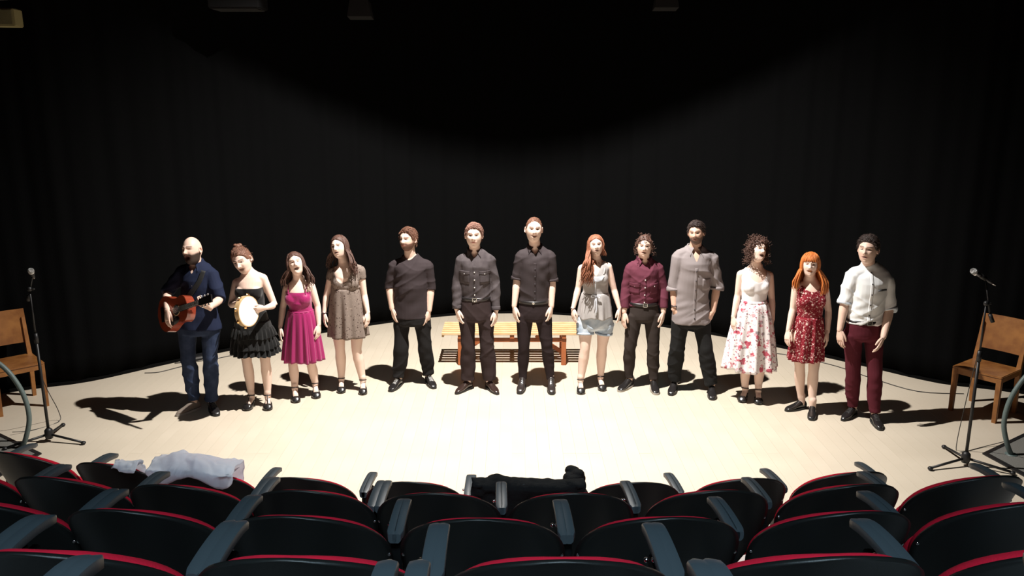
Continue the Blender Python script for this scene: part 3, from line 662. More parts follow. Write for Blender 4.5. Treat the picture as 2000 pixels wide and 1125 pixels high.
def hair_cap(d):
    h = d['hair']; TH, PH = head_base(); x, y, z = head_pos(TH, PH, d.get('fem', False))
    A = np.abs(PH)
    hl = np.interp(A, [0, .5, .95, 1.15, 1.45, 1.75, 2.1, PI], h.get('line', [.072, .070, .050, .010, .0, -.03, -.06, -.075]))
    m = sst(-.004, .006, z - hl)
    th = h.get('thick', .010); side = h.get('side', th)
    k = sst(-.02, .08, z); T = side * (1 - k) + th * k
    n = np.array([noise.noise(Vector((float(a) * h.get('freq', 60), float(b) * h.get('freq', 60), float(c) * h.get('freq', 60) * .6))) for a, b, c in zip(x, y, z)])
    T = T * (1 + h.get('rough', .35) * n)
    L = np.sqrt(x * x + y * y + z * z); o = (T + .001) * m - .007 * (1 - m)
    nx, ny, nz = x / .076, y / .095, z / .117; nl = np.sqrt(nx ** 2 + ny ** 2 + nz ** 2) + 1e-6
    V = np.stack([x + o * nx / nl, y + o * ny / nl + .004 * m, z + o * nz / nl], 1)
    F = []
    for j in range(NV - 1):
        for i in range(NU):
            i2 = (i + 1) % NU; F.append((j * NU + i, (j + 1) * NU + i, (j + 1) * NU + i2, j * NU + i2))
    g = Geo(); g.add(V.tolist(), F)
    return g
def locks(g, d, Rh, hc, hs):
    """long hair: tapering wavy locks that start on the crown and fall past the ears"""
    rr = random.Random(d['id']); T_ = d['hair'].get('thick', .012) * .8
    for (a0, a1, n, zend, fwd, spread, amp, rad) in d['hair']['locks']:
        for i in range(n):
            a = math.radians(lerp(a0, a1, (i + rr.random() * .8) / n)); sx = math.sin(a); cy = -math.cos(a)
            ze = zend * lerp(.88, 1.08, rr.random()); P = []; R = []
            z0 = lerp(.115, .07, rr.random()); K = 22
            ph = rr.random() * 6.3; wl = lerp(20, 34, rr.random()); dep = rr.uniform(-.03, .03)
            tipx = rr.uniform(-1, 1) * .022 * (2.2 if fwd > 1 else spread); bend = rr.uniform(.6, 1.2)
            w0 = Rh @ Vector((0, 0, 0))
            for k in range(K):
                t = k / (K - 1); z = lerp(z0, ze, t)
                if z > -.06:
                    s = max(0.05, 1 - (max(z, 0) / .122) ** 2) ** .5; p = Vector(((.080 + T_) * s * sx, (.099 + T_) * s * cy + .006, z + T_ * .7 * (z > .04))); p *= (1 + dep)
                    p = Rh @ (p * hs) + hc; last = p.copy()
                else:
                    q = (-.06 - z); dirx = sx * spread; tt = min(1, q / .12)
                    p = last + Vector((dirx * .05 * tt ** .8 * bend + tipx * q * 4, (-fwd * .075 * tt + .012 * (1 - tt) * (1 if cy > 0 else 0)), -q * hs))
                    last_z = p
                wv = amp * min(1, max(0, t * 1.3)) ; ang = ph + wl * z
                p = p + Vector((math.cos(ang) * wv, math.sin(ang) * wv * .8, 0))
                P.append(p); R.append(rad * (1 - .75 * t ** 3) * (.55 + .45 * min(1, t * 5)))
            g.loft(P, R, 5)
def tufts(g, d, Rh, hc, hs):
    rr = random.Random(d['id'] + 50); h = d['hair']
    n, L, rad, lift = h['tufts']; line = h.get('line', [.072, .070, .050, .010, .0, -.03, -.06, -.075])
    for i in range(n):
        a = rr.uniform(-PI, PI); hl = float(np.interp(abs(a), [0, .5, .95, 1.15, 1.45, 1.75, 2.1, PI], line)); z = lerp(hl + .002, .112, rr.random() ** .8)
        s_ = max(.1, 1 - (max(z, 0) / .119) ** 2) ** .5; T = h.get('thick', .01) * float(sst(-.02, .08, np.float64(z))) + h.get('side', .006) * (1 - float(sst(-.02, .08, np.float64(z))))
        p = Vector(((.076 + T) * s_ * math.sin(a), -(.095 + T) * s_ * math.cos(a) + .004, z + T * .8 * (z > .05)))
        nrm = Vector((p.x / .08, p.y / .1, p.z / .12)).normalized(); com = Vector(h.get('comb', (.5, .5, 0))) + Vector((0, .1, -.6)) * (1 if z < .07 else .1) + Vector((rr.uniform(-.5, .5), rr.uniform(-.5, .5), rr.uniform(-.3, .3)))
        tg = (com - nrm * com.dot(nrm)).normalized(); l = L * rr.uniform(.6, 1.2)
        P = [p - nrm * .004, p + tg * l * .35 + nrm * lift * .6, p + tg * l * .75 + nrm * lift, p + tg * l + nrm * lift * .8]
        g.loft([Rh @ (q * hs) + hc for q in P], [rad, rad, rad * .7, rad * .15], 4)
def curls(g, d, Rh, hc, hs):
    rr = random.Random(d['id'])
    for (n, zlo, out, rad) in d['hair']['curls']:
        for i in range(n):
            a = rr.uniform(-PI, PI); z = rr.uniform(zlo, .125)
            if abs(a) < 1.0 and z < .055: continue
            s = max(.1, 1 - (max(z, -.02) / .13) ** 2) ** .5
            if z < 0: s = 1.0
            c = Vector((.084 * s * math.sin(a), -.10 * s * math.cos(a) + .012, z)) * (1 + out * rr.random())
            ax = Vector((rr.uniform(-1, 1), rr.uniform(-1, 1), rr.uniform(-1.6, .2))).normalized(); u = ax.orthogonal().normalized(); v = ax.cross(u)
            r0 = rr.uniform(.009, .014); P = [Rh @ ((c + u * r0 * math.cos(k * .9) + v * r0 * math.sin(k * .9) + ax * k * .0045) * hs) + hc for k in range(12)]
            g.loft(P, [rad * (1 - .5 * k / 11) for k in range(12)], 5)
def hand(g, wrist, tip, inward, size=1.0, curl=.25, thumbdir=None, spread=1.0, width_axis=None, elbow=None):
    """palm and five separate fingers; inward = palm normal"""
    W = Vector(wrist); T = Vector(tip); d = (T - W).normalized(); n = Vector(inward); n = (n - d * n.dot(d)).normalized()
    s = d.cross(n).normalized()
    if thumbdir is not None and s.dot(Vector(thumbdir)) < 0: s = -s          # s = towards the thumb side
    k = size
    g.loft([W - d * .03 * k, W, W + d * .025 * k, W + d * .055 * k, W + d * .085 * k, W + d * .097 * k], [(.019 * k, .024 * k), (.018 * k, .026 * k), (.016 * k, .034 * k), (.0165 * k, .041 * k), (.0145 * k, .040 * k), (.009 * k, .035 * k)], 14, ref=s)
    for j, (o, L, r, b) in enumerate(((.030, .070, .0086, .088), (.010, .079, .0088, .093), (-.010, .073, .0084, .091), (-.029, .058, .0074, .084))):
        base = W + d * b * k + s * o * k; P = [base - d * .03 * k]; R = [r * .9 * k]
        a = curl * (1 + .18 * j); ang = a * .35; p = base
        side = s * ((o * 1.2) * spread)
        for q, fr in enumerate((.46, .30, .24)):
            P.append(p); R.append(r * (1 - .08 * q) * k)
            dd = (d * math.cos(ang) + n * math.sin(ang) + side * math.cos(ang)).normalized()
            p = p + dd * L * fr * k; ang += a
        P.append(p); R.append(r * .72 * k)
        g.limb(P, R, 8)
    tb = W + d * .028 * k + s * .024 * k + n * .006
    P = [tb - d * .012 * k, tb + s * .012 * k + d * .018 * k + n * .008 * k, tb + s * .020 * k + d * .045 * k + n * .014 * k, tb + s * .019 * k + d * .070 * k + n * .018 * k]
    g.limb(P, [.013 * k, .0125 * k, .0105 * k, .008 * k], 8)

class Person:
    pass
def torso_rings(d, off=0.0, zlo=None, zhi=None, flare=None):
    """list of (centre, (a,b)) up the trunk"""
    J = d['J']; sl, sr = J['sh']; zs = (sl[2] + sr[2]) / 2; sx = (sl[0] + sr[0]) / 2; sw = (sr[0] - sl[0]) / 2
    al = d.get('allow', .006 if d.get('fem') else .016); hx, hz = J['hip'][0], J['cr']; hw = J['hip'][3] - al; ww = J['waist'][3] - al; wz = J['waist'][2]; wx = J['waist'][0]
    zc = hz; H = zs - zc; fem = d.get('fem', False); dp = d.get('depth', 1.0); bel = d.get('belly', 0.0)
    hipd = .112 if not fem else .105
    cw = sw * (.69 if not fem else .72)
    nk = (J['chin'][0] * .5 + sx * .5)
    rows = [(zc + .004, hx, hw * .60, .070, 0), (zc + .035, hx, hw * .94, hipd * .98, 0), (zc + .085, hx, hw, hipd, .0), (lerp(zc + .085, wz, .6), lerp(hx, wx, .5), lerp(hw, ww, .45), lerp(hipd, .10, .5), 0),
            (wz + .03, wx, ww * .97, .098 + bel * .6, 0), (lerp(wz, zs, .35), lerp(wx, sx, .4), lerp(ww, cw, .5), .105 + bel, 0), (zs - .20, sx, cw, .112, 0), (zs - .12, sx, cw * 1.02, .110, 0),
    (zs - .065, sx, sw * .82, .092, .006), (zs - .030, sx, sw * .70, .080, .010), (zs + .002, lerp(sx, nk, .3), sw * .52, .068, .014), (zs + .032, lerp(sx, nk, .6), sw * .36, .060, .014), (zs + .062, nk, .056, .056, .012)]
    rows.sort(key=lambda r: r[0])
    out = []
    for z, x, a, b, y in rows:
        if zlo is not None and z < zlo - 1e-6: continue
        if zhi is not None and z > zhi + 1e-6: continue
        out.append((Vector((x, y, z)), (a + off, b * dp + off)))
    return out, zs, sw, sx
def torso_at(d, z, off=0.0):
    R, zs, sw, sx = torso_rings(d, off)
    for (c0, r0), (c1, r1) in zip(R[:-1], R[1:]):
        if c0.z <= z <= c1.z:
            t = (z - c0.z) / max(1e-6, c1.z - c0.z); return c0.lerp(c1, t), (lerp(r0[0], r1[0], t), lerp(r0[1], r1[1], t))
    return (R[0] if z < R[0][0].z else R[-1])
def add_torso(g, d, off=0.0, zlo=None, zhi=None):
    R, zs, sw, sx = torso_rings(d, off)
    P = []; Q = []
    if zlo is not None:
        c, r = torso_at(d, zlo, off); P.append(Vector((c.x, c.y, zlo))); Q.append(r)
    for c, r in R:
        if zlo is not None and c.z <= zlo + .004: continue
        if zhi is not None and c.z >= zhi - .004: continue
        P.append(c); Q.append(r)
    if zhi is not None:
        c, r = torso_at(d, zhi, off); P.append(Vector((c.x, c.y, zhi))); Q.append(r)
    g.loft(P, Q, 28, ref=(0, -1, 0))
    if d.get('fem'):
        zb = zs - .165 * d.get('bz', 1.0)
        if (zhi is None or zhi > zb) and (zlo is None or zlo < zb):
            for s in (-1, 1): g.ell((sx + s * .062, -.058, zb), (.066 + off * .6, .060 + off * .7, .070 + off * .6))
            g.ell((sx, -.055, zb - .005), (.090 + off * .6, .044 + off * .8, .060 + off * .6))
def arm_pts(d, i):
    J = d['J']; s = -1 if i == 0 else 1; sh = Vector(J['sh'][i]); k = .85 if d.get('fem') else 1
    S = Vector((sh.x - s * (.048 * k + d.get('allow', .002 if d.get('fem') else .018)), .01, sh.z - .060)); E = Vector(J['el'][i]); W = Vector(J['wr'][i])
    E.x -= s * .022 * k
    return S, E, W
def arm_rad(d, t):   # t 0 shoulder .. 1 elbow .. 2 wrist
    k = d.get('armk', .80 if d.get('fem') else 1.0)
    return k * float(np.interp(t, [0, .3, .7, 1, 1.25, 1.6, 2], [.054, .051, .044, .040, .043, .035, .027]))
def arm_path(d, i, t0, t1, n=8):
    S, E, W = arm_pts(d, i); P = []; T = []
    for k in range(n):
        t = lerp(t0, t1, k / (n - 1)); p = S.lerp(E, t) if t < 1 else E.lerp(W, t - 1)
        P.append(p); T.append(t)
    # round the elbow a little
    return P, T
def leg_pts(d, i):
    J = d['J']; s = -1 if i == 0 else 1; hw = J['hip'][3]
    Hh = Vector((J['hip'][0] + s * hw * .57, .005, J['cr'] + .07)); K = Vector(J['kn'][i]); A = Vector(J['an'][i])
    return Hh, K, A
def leg_path(d, i, t0, t1, n=12):
    Hh, K, A = leg_pts(d, i); P = []; T = []
    for k in range(n):
        t = lerp(t0, t1, k / (n - 1)); p = Hh.lerp(K, t) if t < 1 else K.lerp(A, t - 1)
        P.append(p + Vector((0, .018 * math.sin(max(0, t - 1) * PI) if t > 1 else 0, 0))); T.append(t)
    return P, T
def leg_rad(d, t):
    k = d.get('legk', .90)
    return k * float(np.interp(t, [0, .3, .7, .92, 1.05, 1.3, 1.6, 1.85, 2], [.088, .079, .064, .056, .052, .058, .048, .036, .034]))
def foot_dir(d, i):
    a = Vector(d['J']['an'][i]); t = Vector(d['J']['to'][i]); f = Vector((t.x - a.x, t.y - a.y, 0))
    if f.length < .05: f = Vector((0, -1, 0))
    f.normalize()
    f = (f + Vector((0, -.35, 0))).normalized(); return f
def body_mesh(d, parent):
    J = d['J']; g = Geo(); add_torso(g, d)
    sx = (J['sh'][0][0] + J['sh'][1][0]) / 2
    for i in (0, 1):
        S, E, W = arm_pts(d, i); P, T = arm_path(d, i, 0, 1.97, 13)
        g.limb(P, [arm_rad(d, t) for t in T], 14)
        s = -1 if i == 0 else 1; kk = .85 if d.get('fem') else 1
        g.limb([Vector((sx, .012, J['sh'][i][2] - .012)).lerp(S, .35), S + Vector((0, 0, -.002))], [.052 * kk, .053 * kk], 14)
        P, T = leg_path(d, i, 0, 1.93, 16); g.limb(P, [leg_rad(d, t) for t in T], 16)
        a = Vector(J['an'][i]); f = foot_dir(d, i); hl = d.get('heel', .0)
        a0 = Vector((a.x, a.y, 0))
        g.limb([a0 + Vector((0, 0, .05 + hl)) - f * .025, a0 + f * .07 + Vector((0, 0, .035 + hl * .6)), a0 + f * (.105 if d.get('fem') else .135) + Vector((0, 0, .022))], [(.026, .028), (.029, .024), (.029, .010)] if d.get('fem') else [(.028, .028), (.031, .026), (.033, .014)], 12, ref=(0, 0, 1))
        g.limb([a0 + Vector((0, 0, .05 + hl)) - f * .01, a + Vector((0, 0, .06))], [.032, .036], 12)
    # neck and head frame
    hs = d.get('hs', 1.0); Rh = Rhead(d); top = Vector(J['top']); chin = Vector(J['chin'])
    hairth = d.get('hair', {}).get('thick', .0) if d.get('hair') else 0
    L = (top.z - chin.z - hairth * .9)
    hs = d.get('hs', min(1.06, max(.90, L / .226)))
    hc = Vector(((top.x + chin.x) / 2, -.035 + d.get('hy', 0), (top.z - hairth * .9 + chin.z) / 2 + .003))
    d['hc'], d['hs_'], d['Rh'] = hc, hs, Rh
    R, zs, sw, _ = torso_rings(d)
    nb = Vector((lerp(sx, hc.x, .25), .018, zs)); ne = hc + Rh @ Vector((0, .022, -.035)); kn = .86 if d.get('fem') else 1.0
    g.limb([nb, nb.lerp(ne, .5) + Vector((0, -.004, 0)), ne], [.064 * kn, .058 * kn, .055 * kn], 16)
    me = remesh(g, .0075, 3)
    h, hcol = make_head(d)
    V = [(Rh @ (Vector(p) * hs) + hc) for p in h.v]
    co = co_of(me); nb_ = len(co)
    G = Geo(); G.v = [tuple(map(float, c)) for c in co]; G.f = [tuple(p.vertices) for p in me.polygons]
    G.add(V, h.f); nh = len(G.v)
    for i in (0, 1):
        hd = d.get('hand%d' % i, {}); s = -1 if i == 0 else 1
        if hd.get('hide'): continue
        S, E, W = arm_pts(d, i); tip = Vector(J['tip'][i]); 
        inw = hd.get('n', (-s * .85, .5, 0)); td = hd.get('thumb', (0, -1, 0))
        hand(G, W, tip, inw, d.get('handk', .88 if d.get('fem') else 1.0), hd.get('curl', .28), td, hd.get('spread', 1.0))
    col = np.ones((len(G.v), 4), np.float32); col[nb_:nh] = hcol
    bpy.data.meshes.remove(me)
    m2 = bpy.data.meshes.new('body'); m2.from_pydata(G.v, [], G.f)
    at = m2.color_attributes.new('Col', 'FLOAT_COLOR', 'POINT'); at.data.foreach_set('color', col.ravel())
    o = finish(m2, 'body', skin(d['skin']), parent)
    bm = bmesh.new(); bm.from_mesh(m2); bmesh.ops.recalc_face_normals(bm, faces=bm.faces); bm.to_mesh(m2); bm.free()
    return o
def folds(me, amp, kind='top', seed=0.0):
    co = co_of(me); no = no_of(me); x, y, z = co[:, 0], co[:, 1], co[:, 2]
    a = np.sin(38 * z + 17 * x + 2.2 * np.sin(11 * x + seed) + seed) * np.sin(9 * x + 7 * z + seed * 2)
    b = np.sin(55 * z - 30 * x + 2.5 * np.sin(9 * z + 4 * y + seed)) * np.clip(np.sin(6 * z + 11 * x + seed), 0, 1)
    c = np.sin(26 * x + 8 * z + 1.7 * np.sin(7 * z + seed))
    r1 = 1 - np.abs(np.sin(21 * z + 13 * x + 1.6 * np.sin(8 * x + 5 * y + seed) + seed)); r2 = 1 - np.abs(np.sin(17 * z - 19 * x + 1.8 * np.sin(9 * z + seed) + 2 * seed))
    w1 = np.clip(np.sin(5.1 * z + 7 * x + seed * 3), 0, 1); w2 = np.clip(np.sin(4.3 * z - 8 * x + seed), 0, 1)
    f = .30 * a + .30 * b + .2 * c + 1.1 * (r1 ** 2.2) * w1 + 1.0 * (r2 ** 2.2) * w2
    if isinstance(amp, tuple): A = np.interp(z, amp[0], amp[1])
    else: A = amp
    set_co(me, co + no * (f * A)[:, None])
def cut(me, g_fn):
    """remove cloth where g>0; boundary vertices slide along their edges on to the cut line"""
    bm = bmesh.new(); bm.from_mesh(me)
    gv = {v: g_fn(v.co) for v in bm.verts}
    kill = [f for f in bm.faces if all(gv[v] > 0 for v in f.verts)]
    bmesh.ops.delete(bm, geom=kill, context='FACES')
    mv = []
    for v in bm.verts:
        q = gv[v]
        if q > 0 and v.link_faces:
            best = None
            for e in v.link_edges:
                w_ = e.other_vert(v)
                if gv[w_] <= 0:
                    t = -gv[w_] / (q - gv[w_] + 1e-9)
                    if best is None or t > best[0]: best = (t, w_.co.lerp(v.co, t))
            if best is None:
                for fc in v.link_faces:
                    for w_ in fc.verts:
                        if gv[w_] <= 0:
                            t = -gv[w_] / (q - gv[w_] + 1e-9)
                            if best is None or t > best[0]: best = (t, w_.co.lerp(v.co, t))
            if best: mv.append((v, best[1]))
    for v, c in mv: v.co = c
    bmesh.ops.delete(bm, geom=[v for v in bm.verts if not v.link_faces], context='VERTS')
    bm.to_mesh(me); bm.free()
def garment_top(d, name, m, parent, off=.012, zlo=None, sleeve=1.0, srad=.012, neck='crew', nz=0.0, nw=.07, amp=.004, flare=0.0, cuffflare=0.0, vox=.0075, hang=0.0):
    J = d['J']; R, zs, sw, sx = torso_rings(d); g = Geo()
    add_torso(g, d, off, zlo)
    if hang:   # loose hem that stands away from the hips
        P = []; Q = []
        for k in range(6):
            t = k / 5; z = lerp(J['waist'][2] + .05, zlo, t); c, r = torso_at(d, z, off); P.append(Vector((c.x, c.y, z))); Q.append((r[0] + hang * t, r[1] + hang * t * .8))
        g.loft(P, Q, 28)
    for i in (0, 1):
        S, E, W = arm_pts(d, i); s = -1 if i == 0 else 1; kk = .85 if d.get('fem') else 1
        if sleeve > 0:
            P, T = arm_path(d, i, 0, sleeve, 12); RR = [arm_rad(d, t) + srad + (cuffflare * max(0, t - .2)) for t in T]
            tt = (P[0] - P[1]).normalized(); P = [P[0] + tt * .035, ] + P; RR = [RR[0] * .7] + RR
            g.loft(P, RR, 16)
        if sleeve >= 0:
            g.limb([Vector((sx, .012, J['sh'][i][2] - .012)).lerp(S, .35), S + Vector((0, 0, -.002))], [.052 * kk + off * .75, .053 * kk + off * .75], 14)
    me = remesh(g, vox, 8 if d.get('fem') else 3)
    if amp: folds(me, amp * (1.0 if d.get('fem') else 1.4), seed=d['id'] * 1.7)
    nx = lerp(sx, J['chin'][0], .35)
    def rr_(p): return math.hypot(p.x - nx, (p.y - .008) * (1.0 if p.y < .008 else 1.15))
    if neck == 'crew': fn = lambda p: min(nw - rr_(p), p.z - (zs - nz))
    elif neck == 'scoop': fn = lambda p: min((nw - abs(p.x - nx)) * 1.6, p.z - (zs + .02 - (nz + .02) * max(0, 1 - ((p.x - nx) / nw) ** 2) ** .5 * (1 if p.y < 0.01 else .5)))
    elif neck == 'square': fn = lambda p: p.z - (zs - nz)
    elif neck == 'vee': fn = lambda p: max(min(nw - .004 - rr_(p), p.z - (zs - .0)), min((p.z - (zs + .055 - nz) - abs(p.x - nx) * nz / nw) * .8, -p.y - .005, nw * 1.1 - abs(p.x - nx)))
    cut(me, fn)
    o = finish(me, name, m, parent); d['topmesh'] = o
    d['bvh'] = BVHTree.FromPolygons([v.co.copy() for v in me.vertices], [p.vertices[:] for p in me.polygons])
    d['nx'] = nx; d['zs'] = zs
    return o
def proj(d, x, z, off=.003, bvh=None):
    h = (bvh or d['bvh']).ray_cast(Vector((x, -1.0, z)), Vector((0, 1, 0)))
    if h[0] is None: return Vector((x, -.12, z))
    return h[0] + Vector((0, -off, 0))
def patch(d, name, m, parent, quad, nu=6, nv=6, off=.004, th=.003, vee=0.0, bvh=None):
    """piece of cloth lying on the front: quad = (x0,x1,ztop,zbottom, x0b, x1b)"""
    x0, x1, zt, zb, b0, b1 = quad; g = Geo()
    def f(u, v):
        x = lerp(lerp(x0, x1, u), lerp(b0, b1, u), v); z = lerp(zt, zb, v) - vee * (1 - abs(2 * u - 1)) * v
        return proj(d, x, z, off, bvh)
    g.grid(f, nu, nv); return g.build(name, m, parent, solid=th)
def buttons(d, m, parent, x, zs_, r=.0065, bvh=None):
    for z in zs_:
        p = proj(d, x, z, .004, bvh); g = Geo(); g.loft([p, p + Vector((0, -.004, 0))], [r, r * .9], 10, ref=(0, 0, 1)); g.build('button', m, parent)
def collar(d, m, parent, spread=.05, drop=.062, h=.034, gap=.28, stand=False, r0=.064):
    nx, zs = d['nx'], d['zs']; g = Geo()
    def f(u, v):
        a = lerp(-PI + gap, PI - gap, u); fr = max(0, -math.cos(a)) # a=0 at the back
        k = abs(u * 2 - 1); e = sst(.60, .97, k)
        rin = r0 + .002; yy = .012
        top = Vector((nx + rin * math.sin(a), yy + rin * math.cos(a) * 1.02, zs + .050 + h * (.55 - .75 * fr)))
        s = -1 if u < .5 else 1
        ro = r0 + .020; low = Vector((nx + ro * math.sin(a), yy + ro * math.cos(a) * 1.05, zs + .030 - .020 * fr - h * .35))
        if not stand and e > 0:
            px = nx + s * (spread); q = proj(d, px, zs - drop * .62 + .012, .010); low = low.lerp(q, float(e))
        if stand: return top.lerp(Vector((nx + (rin + .006) * math.sin(a), yy + (rin + .006) * math.cos(a), top.z - h)), v)
        mid = Vector((nx + (r0 + .012) * math.sin(a), yy + (r0 + .012) * math.cos(a), top.z + .004))
        return (top.lerp(mid, v * 2) if v < .5 else mid.lerp(low, v * 2 - 1))
    g.grid(f, 41, 7); return g.build('collar', m, parent, solid=.003)
def cuffs(d, m, parent, t, w=.05, grow=.008, srad=.012, name='rolled_cuff'):
    for i in (0, 1):
        P, T = arm_path(d, i, t - w, t + w * .4, 5)
        g = Geo(); r = [arm_rad(d, q) + srad + grow for q in T]; r[0] -= grow * .9; r[-1] -= grow * .5; g.loft(P, r, 18); g.build(name, m, parent)
def trousers(d, name, m, parent, wz, off=.012, knee=.012, ankle=.018, upto=1.97, amp=.004, flat=True):
    J = d['J']; g = Geo(); add_torso(g, d, off, None, wz)
    for i in (0, 1):
        P, T = leg_path(d, i, 0, upto, 18)
        R = [leg_rad(d, t) + float(np.interp(t, [0, .6, 1, 1.5, 2], [off, off, knee, (knee + ankle) / 2 + .002, ankle])) for t in T]
        tt = (P[0] - P[1]).normalized(); g.loft([P[0] + tt * .05] + P, [R[0] * .7] + R, 18)
    me = remesh(g, .0075, 2); kz = J['kn'][0][2]
    folds(me, ([0, .15, .30, kz, kz + .12, kz + .25, wz - .05, wz], [amp * 2.8, amp * 2.2, amp * 1.2, amp * 1.8, amp * .8, amp * 1.1, amp * .4, 0]), seed=d['id'] * 2.3)
    o = finish(me, name, m, parent)
    d['lbvh'] = BVHTree.FromPolygons([v.co.copy() for v in me.vertices], [p.vertices[:] for p in me.polygons])
    return o
def belt(d, parent, z, off=.016, h=.034, col=(.012, .010, .010), buckle=(.75, .72, .66), bx=0.0, round_=False):
    c, r = torso_at(d, z, off); g = Geo(); m = mat('belt_leather_%d' % int(col[0] * 1000), col, .35)
    def f(u, v):
        a = u * 2 * PI; q = [0, 1, 1, 0, 0][int(round(v * 4))]; k = [0, 0, 1, 1, 0][int(round(v * 4))]
        return Vector((c.x + (r[0] + .004 * q) * math.cos(a), c.y + (r[1] + .004 * q) * math.sin(a), z + h * (k - .5)))
    g.grid(f, 48, 5, wrap=True); b = g.build('belt', m, parent)
    q = Geo(); y = c.y - r[1] - .006 + (bx / r[0]) ** 2 * r[1] * .5; x = c.x + bx; s = .021
    if round_: q.ell((x, y, z), (.014, .006, .014))
    else:
        for dx, dz, w_, h_ in ((-s, 0, .005, .04), (s, 0, .005, .04), (0, .018, .047, .005), (0, -.018, .047, .005), (.004, 0, .03, .003)): q.box((x + dx, y, z + dz), (w_, .006, h_))
    q.build('buckle', mat('buckle_metal', buckle, .25, .9), b, smooth=False)
    return b
def skirt(d, name, m, parent, z0, z1, w1, cx1, off=.010, dep=.8, pleats=14, amp=.02, solid=.004, a0=0.0, wave=0.0, belly=.5, w0=None):
    """gathered skirt from z0 down to z1, hem half-width w1 centred on cx1"""
    c, r = torso_at(d, z0, off); g = Geo(); NU_, NV_ = 144, 26; hip = torso_at(d, d['J']['hip'][2], off)
    if w0: r = (w0, r[1])
    sd = d['id'] * 1.3
    def f(u, v):
        a = u * 2 * PI; e = v ** belly
        rx = lerp(r[0], w1, e); ry = lerp(r[1], w1 * dep, e); cx = lerp(c.x, cx1, v)
        q = amp * (v ** .8 + a0) * (math.sin(pleats * a + .9 * math.sin(3 * a + sd) + .4 * v) + .4 * math.sin(pleats * 1.7 * a + sd))
        z = lerp(z0, z1, v) + wave * v * math.sin(5 * a + sd)
        return Vector((cx + (rx + q) * math.cos(a), c.y + (ry + q) * math.sin(a), z))
    g.grid(f, NU_, NV_, wrap=True, flip=True); return g.build(name, m, parent, solid=solid)
def strap(d, name, m, parent, pts, wdt=.012, th=.003):
    P = smooth_path(pts, 4); g = Geo(); g.loft(P, [(wdt / 2, th / 2)] * len(P), 8, ref=(0, -1, .3)); return g.build(name, m, parent)
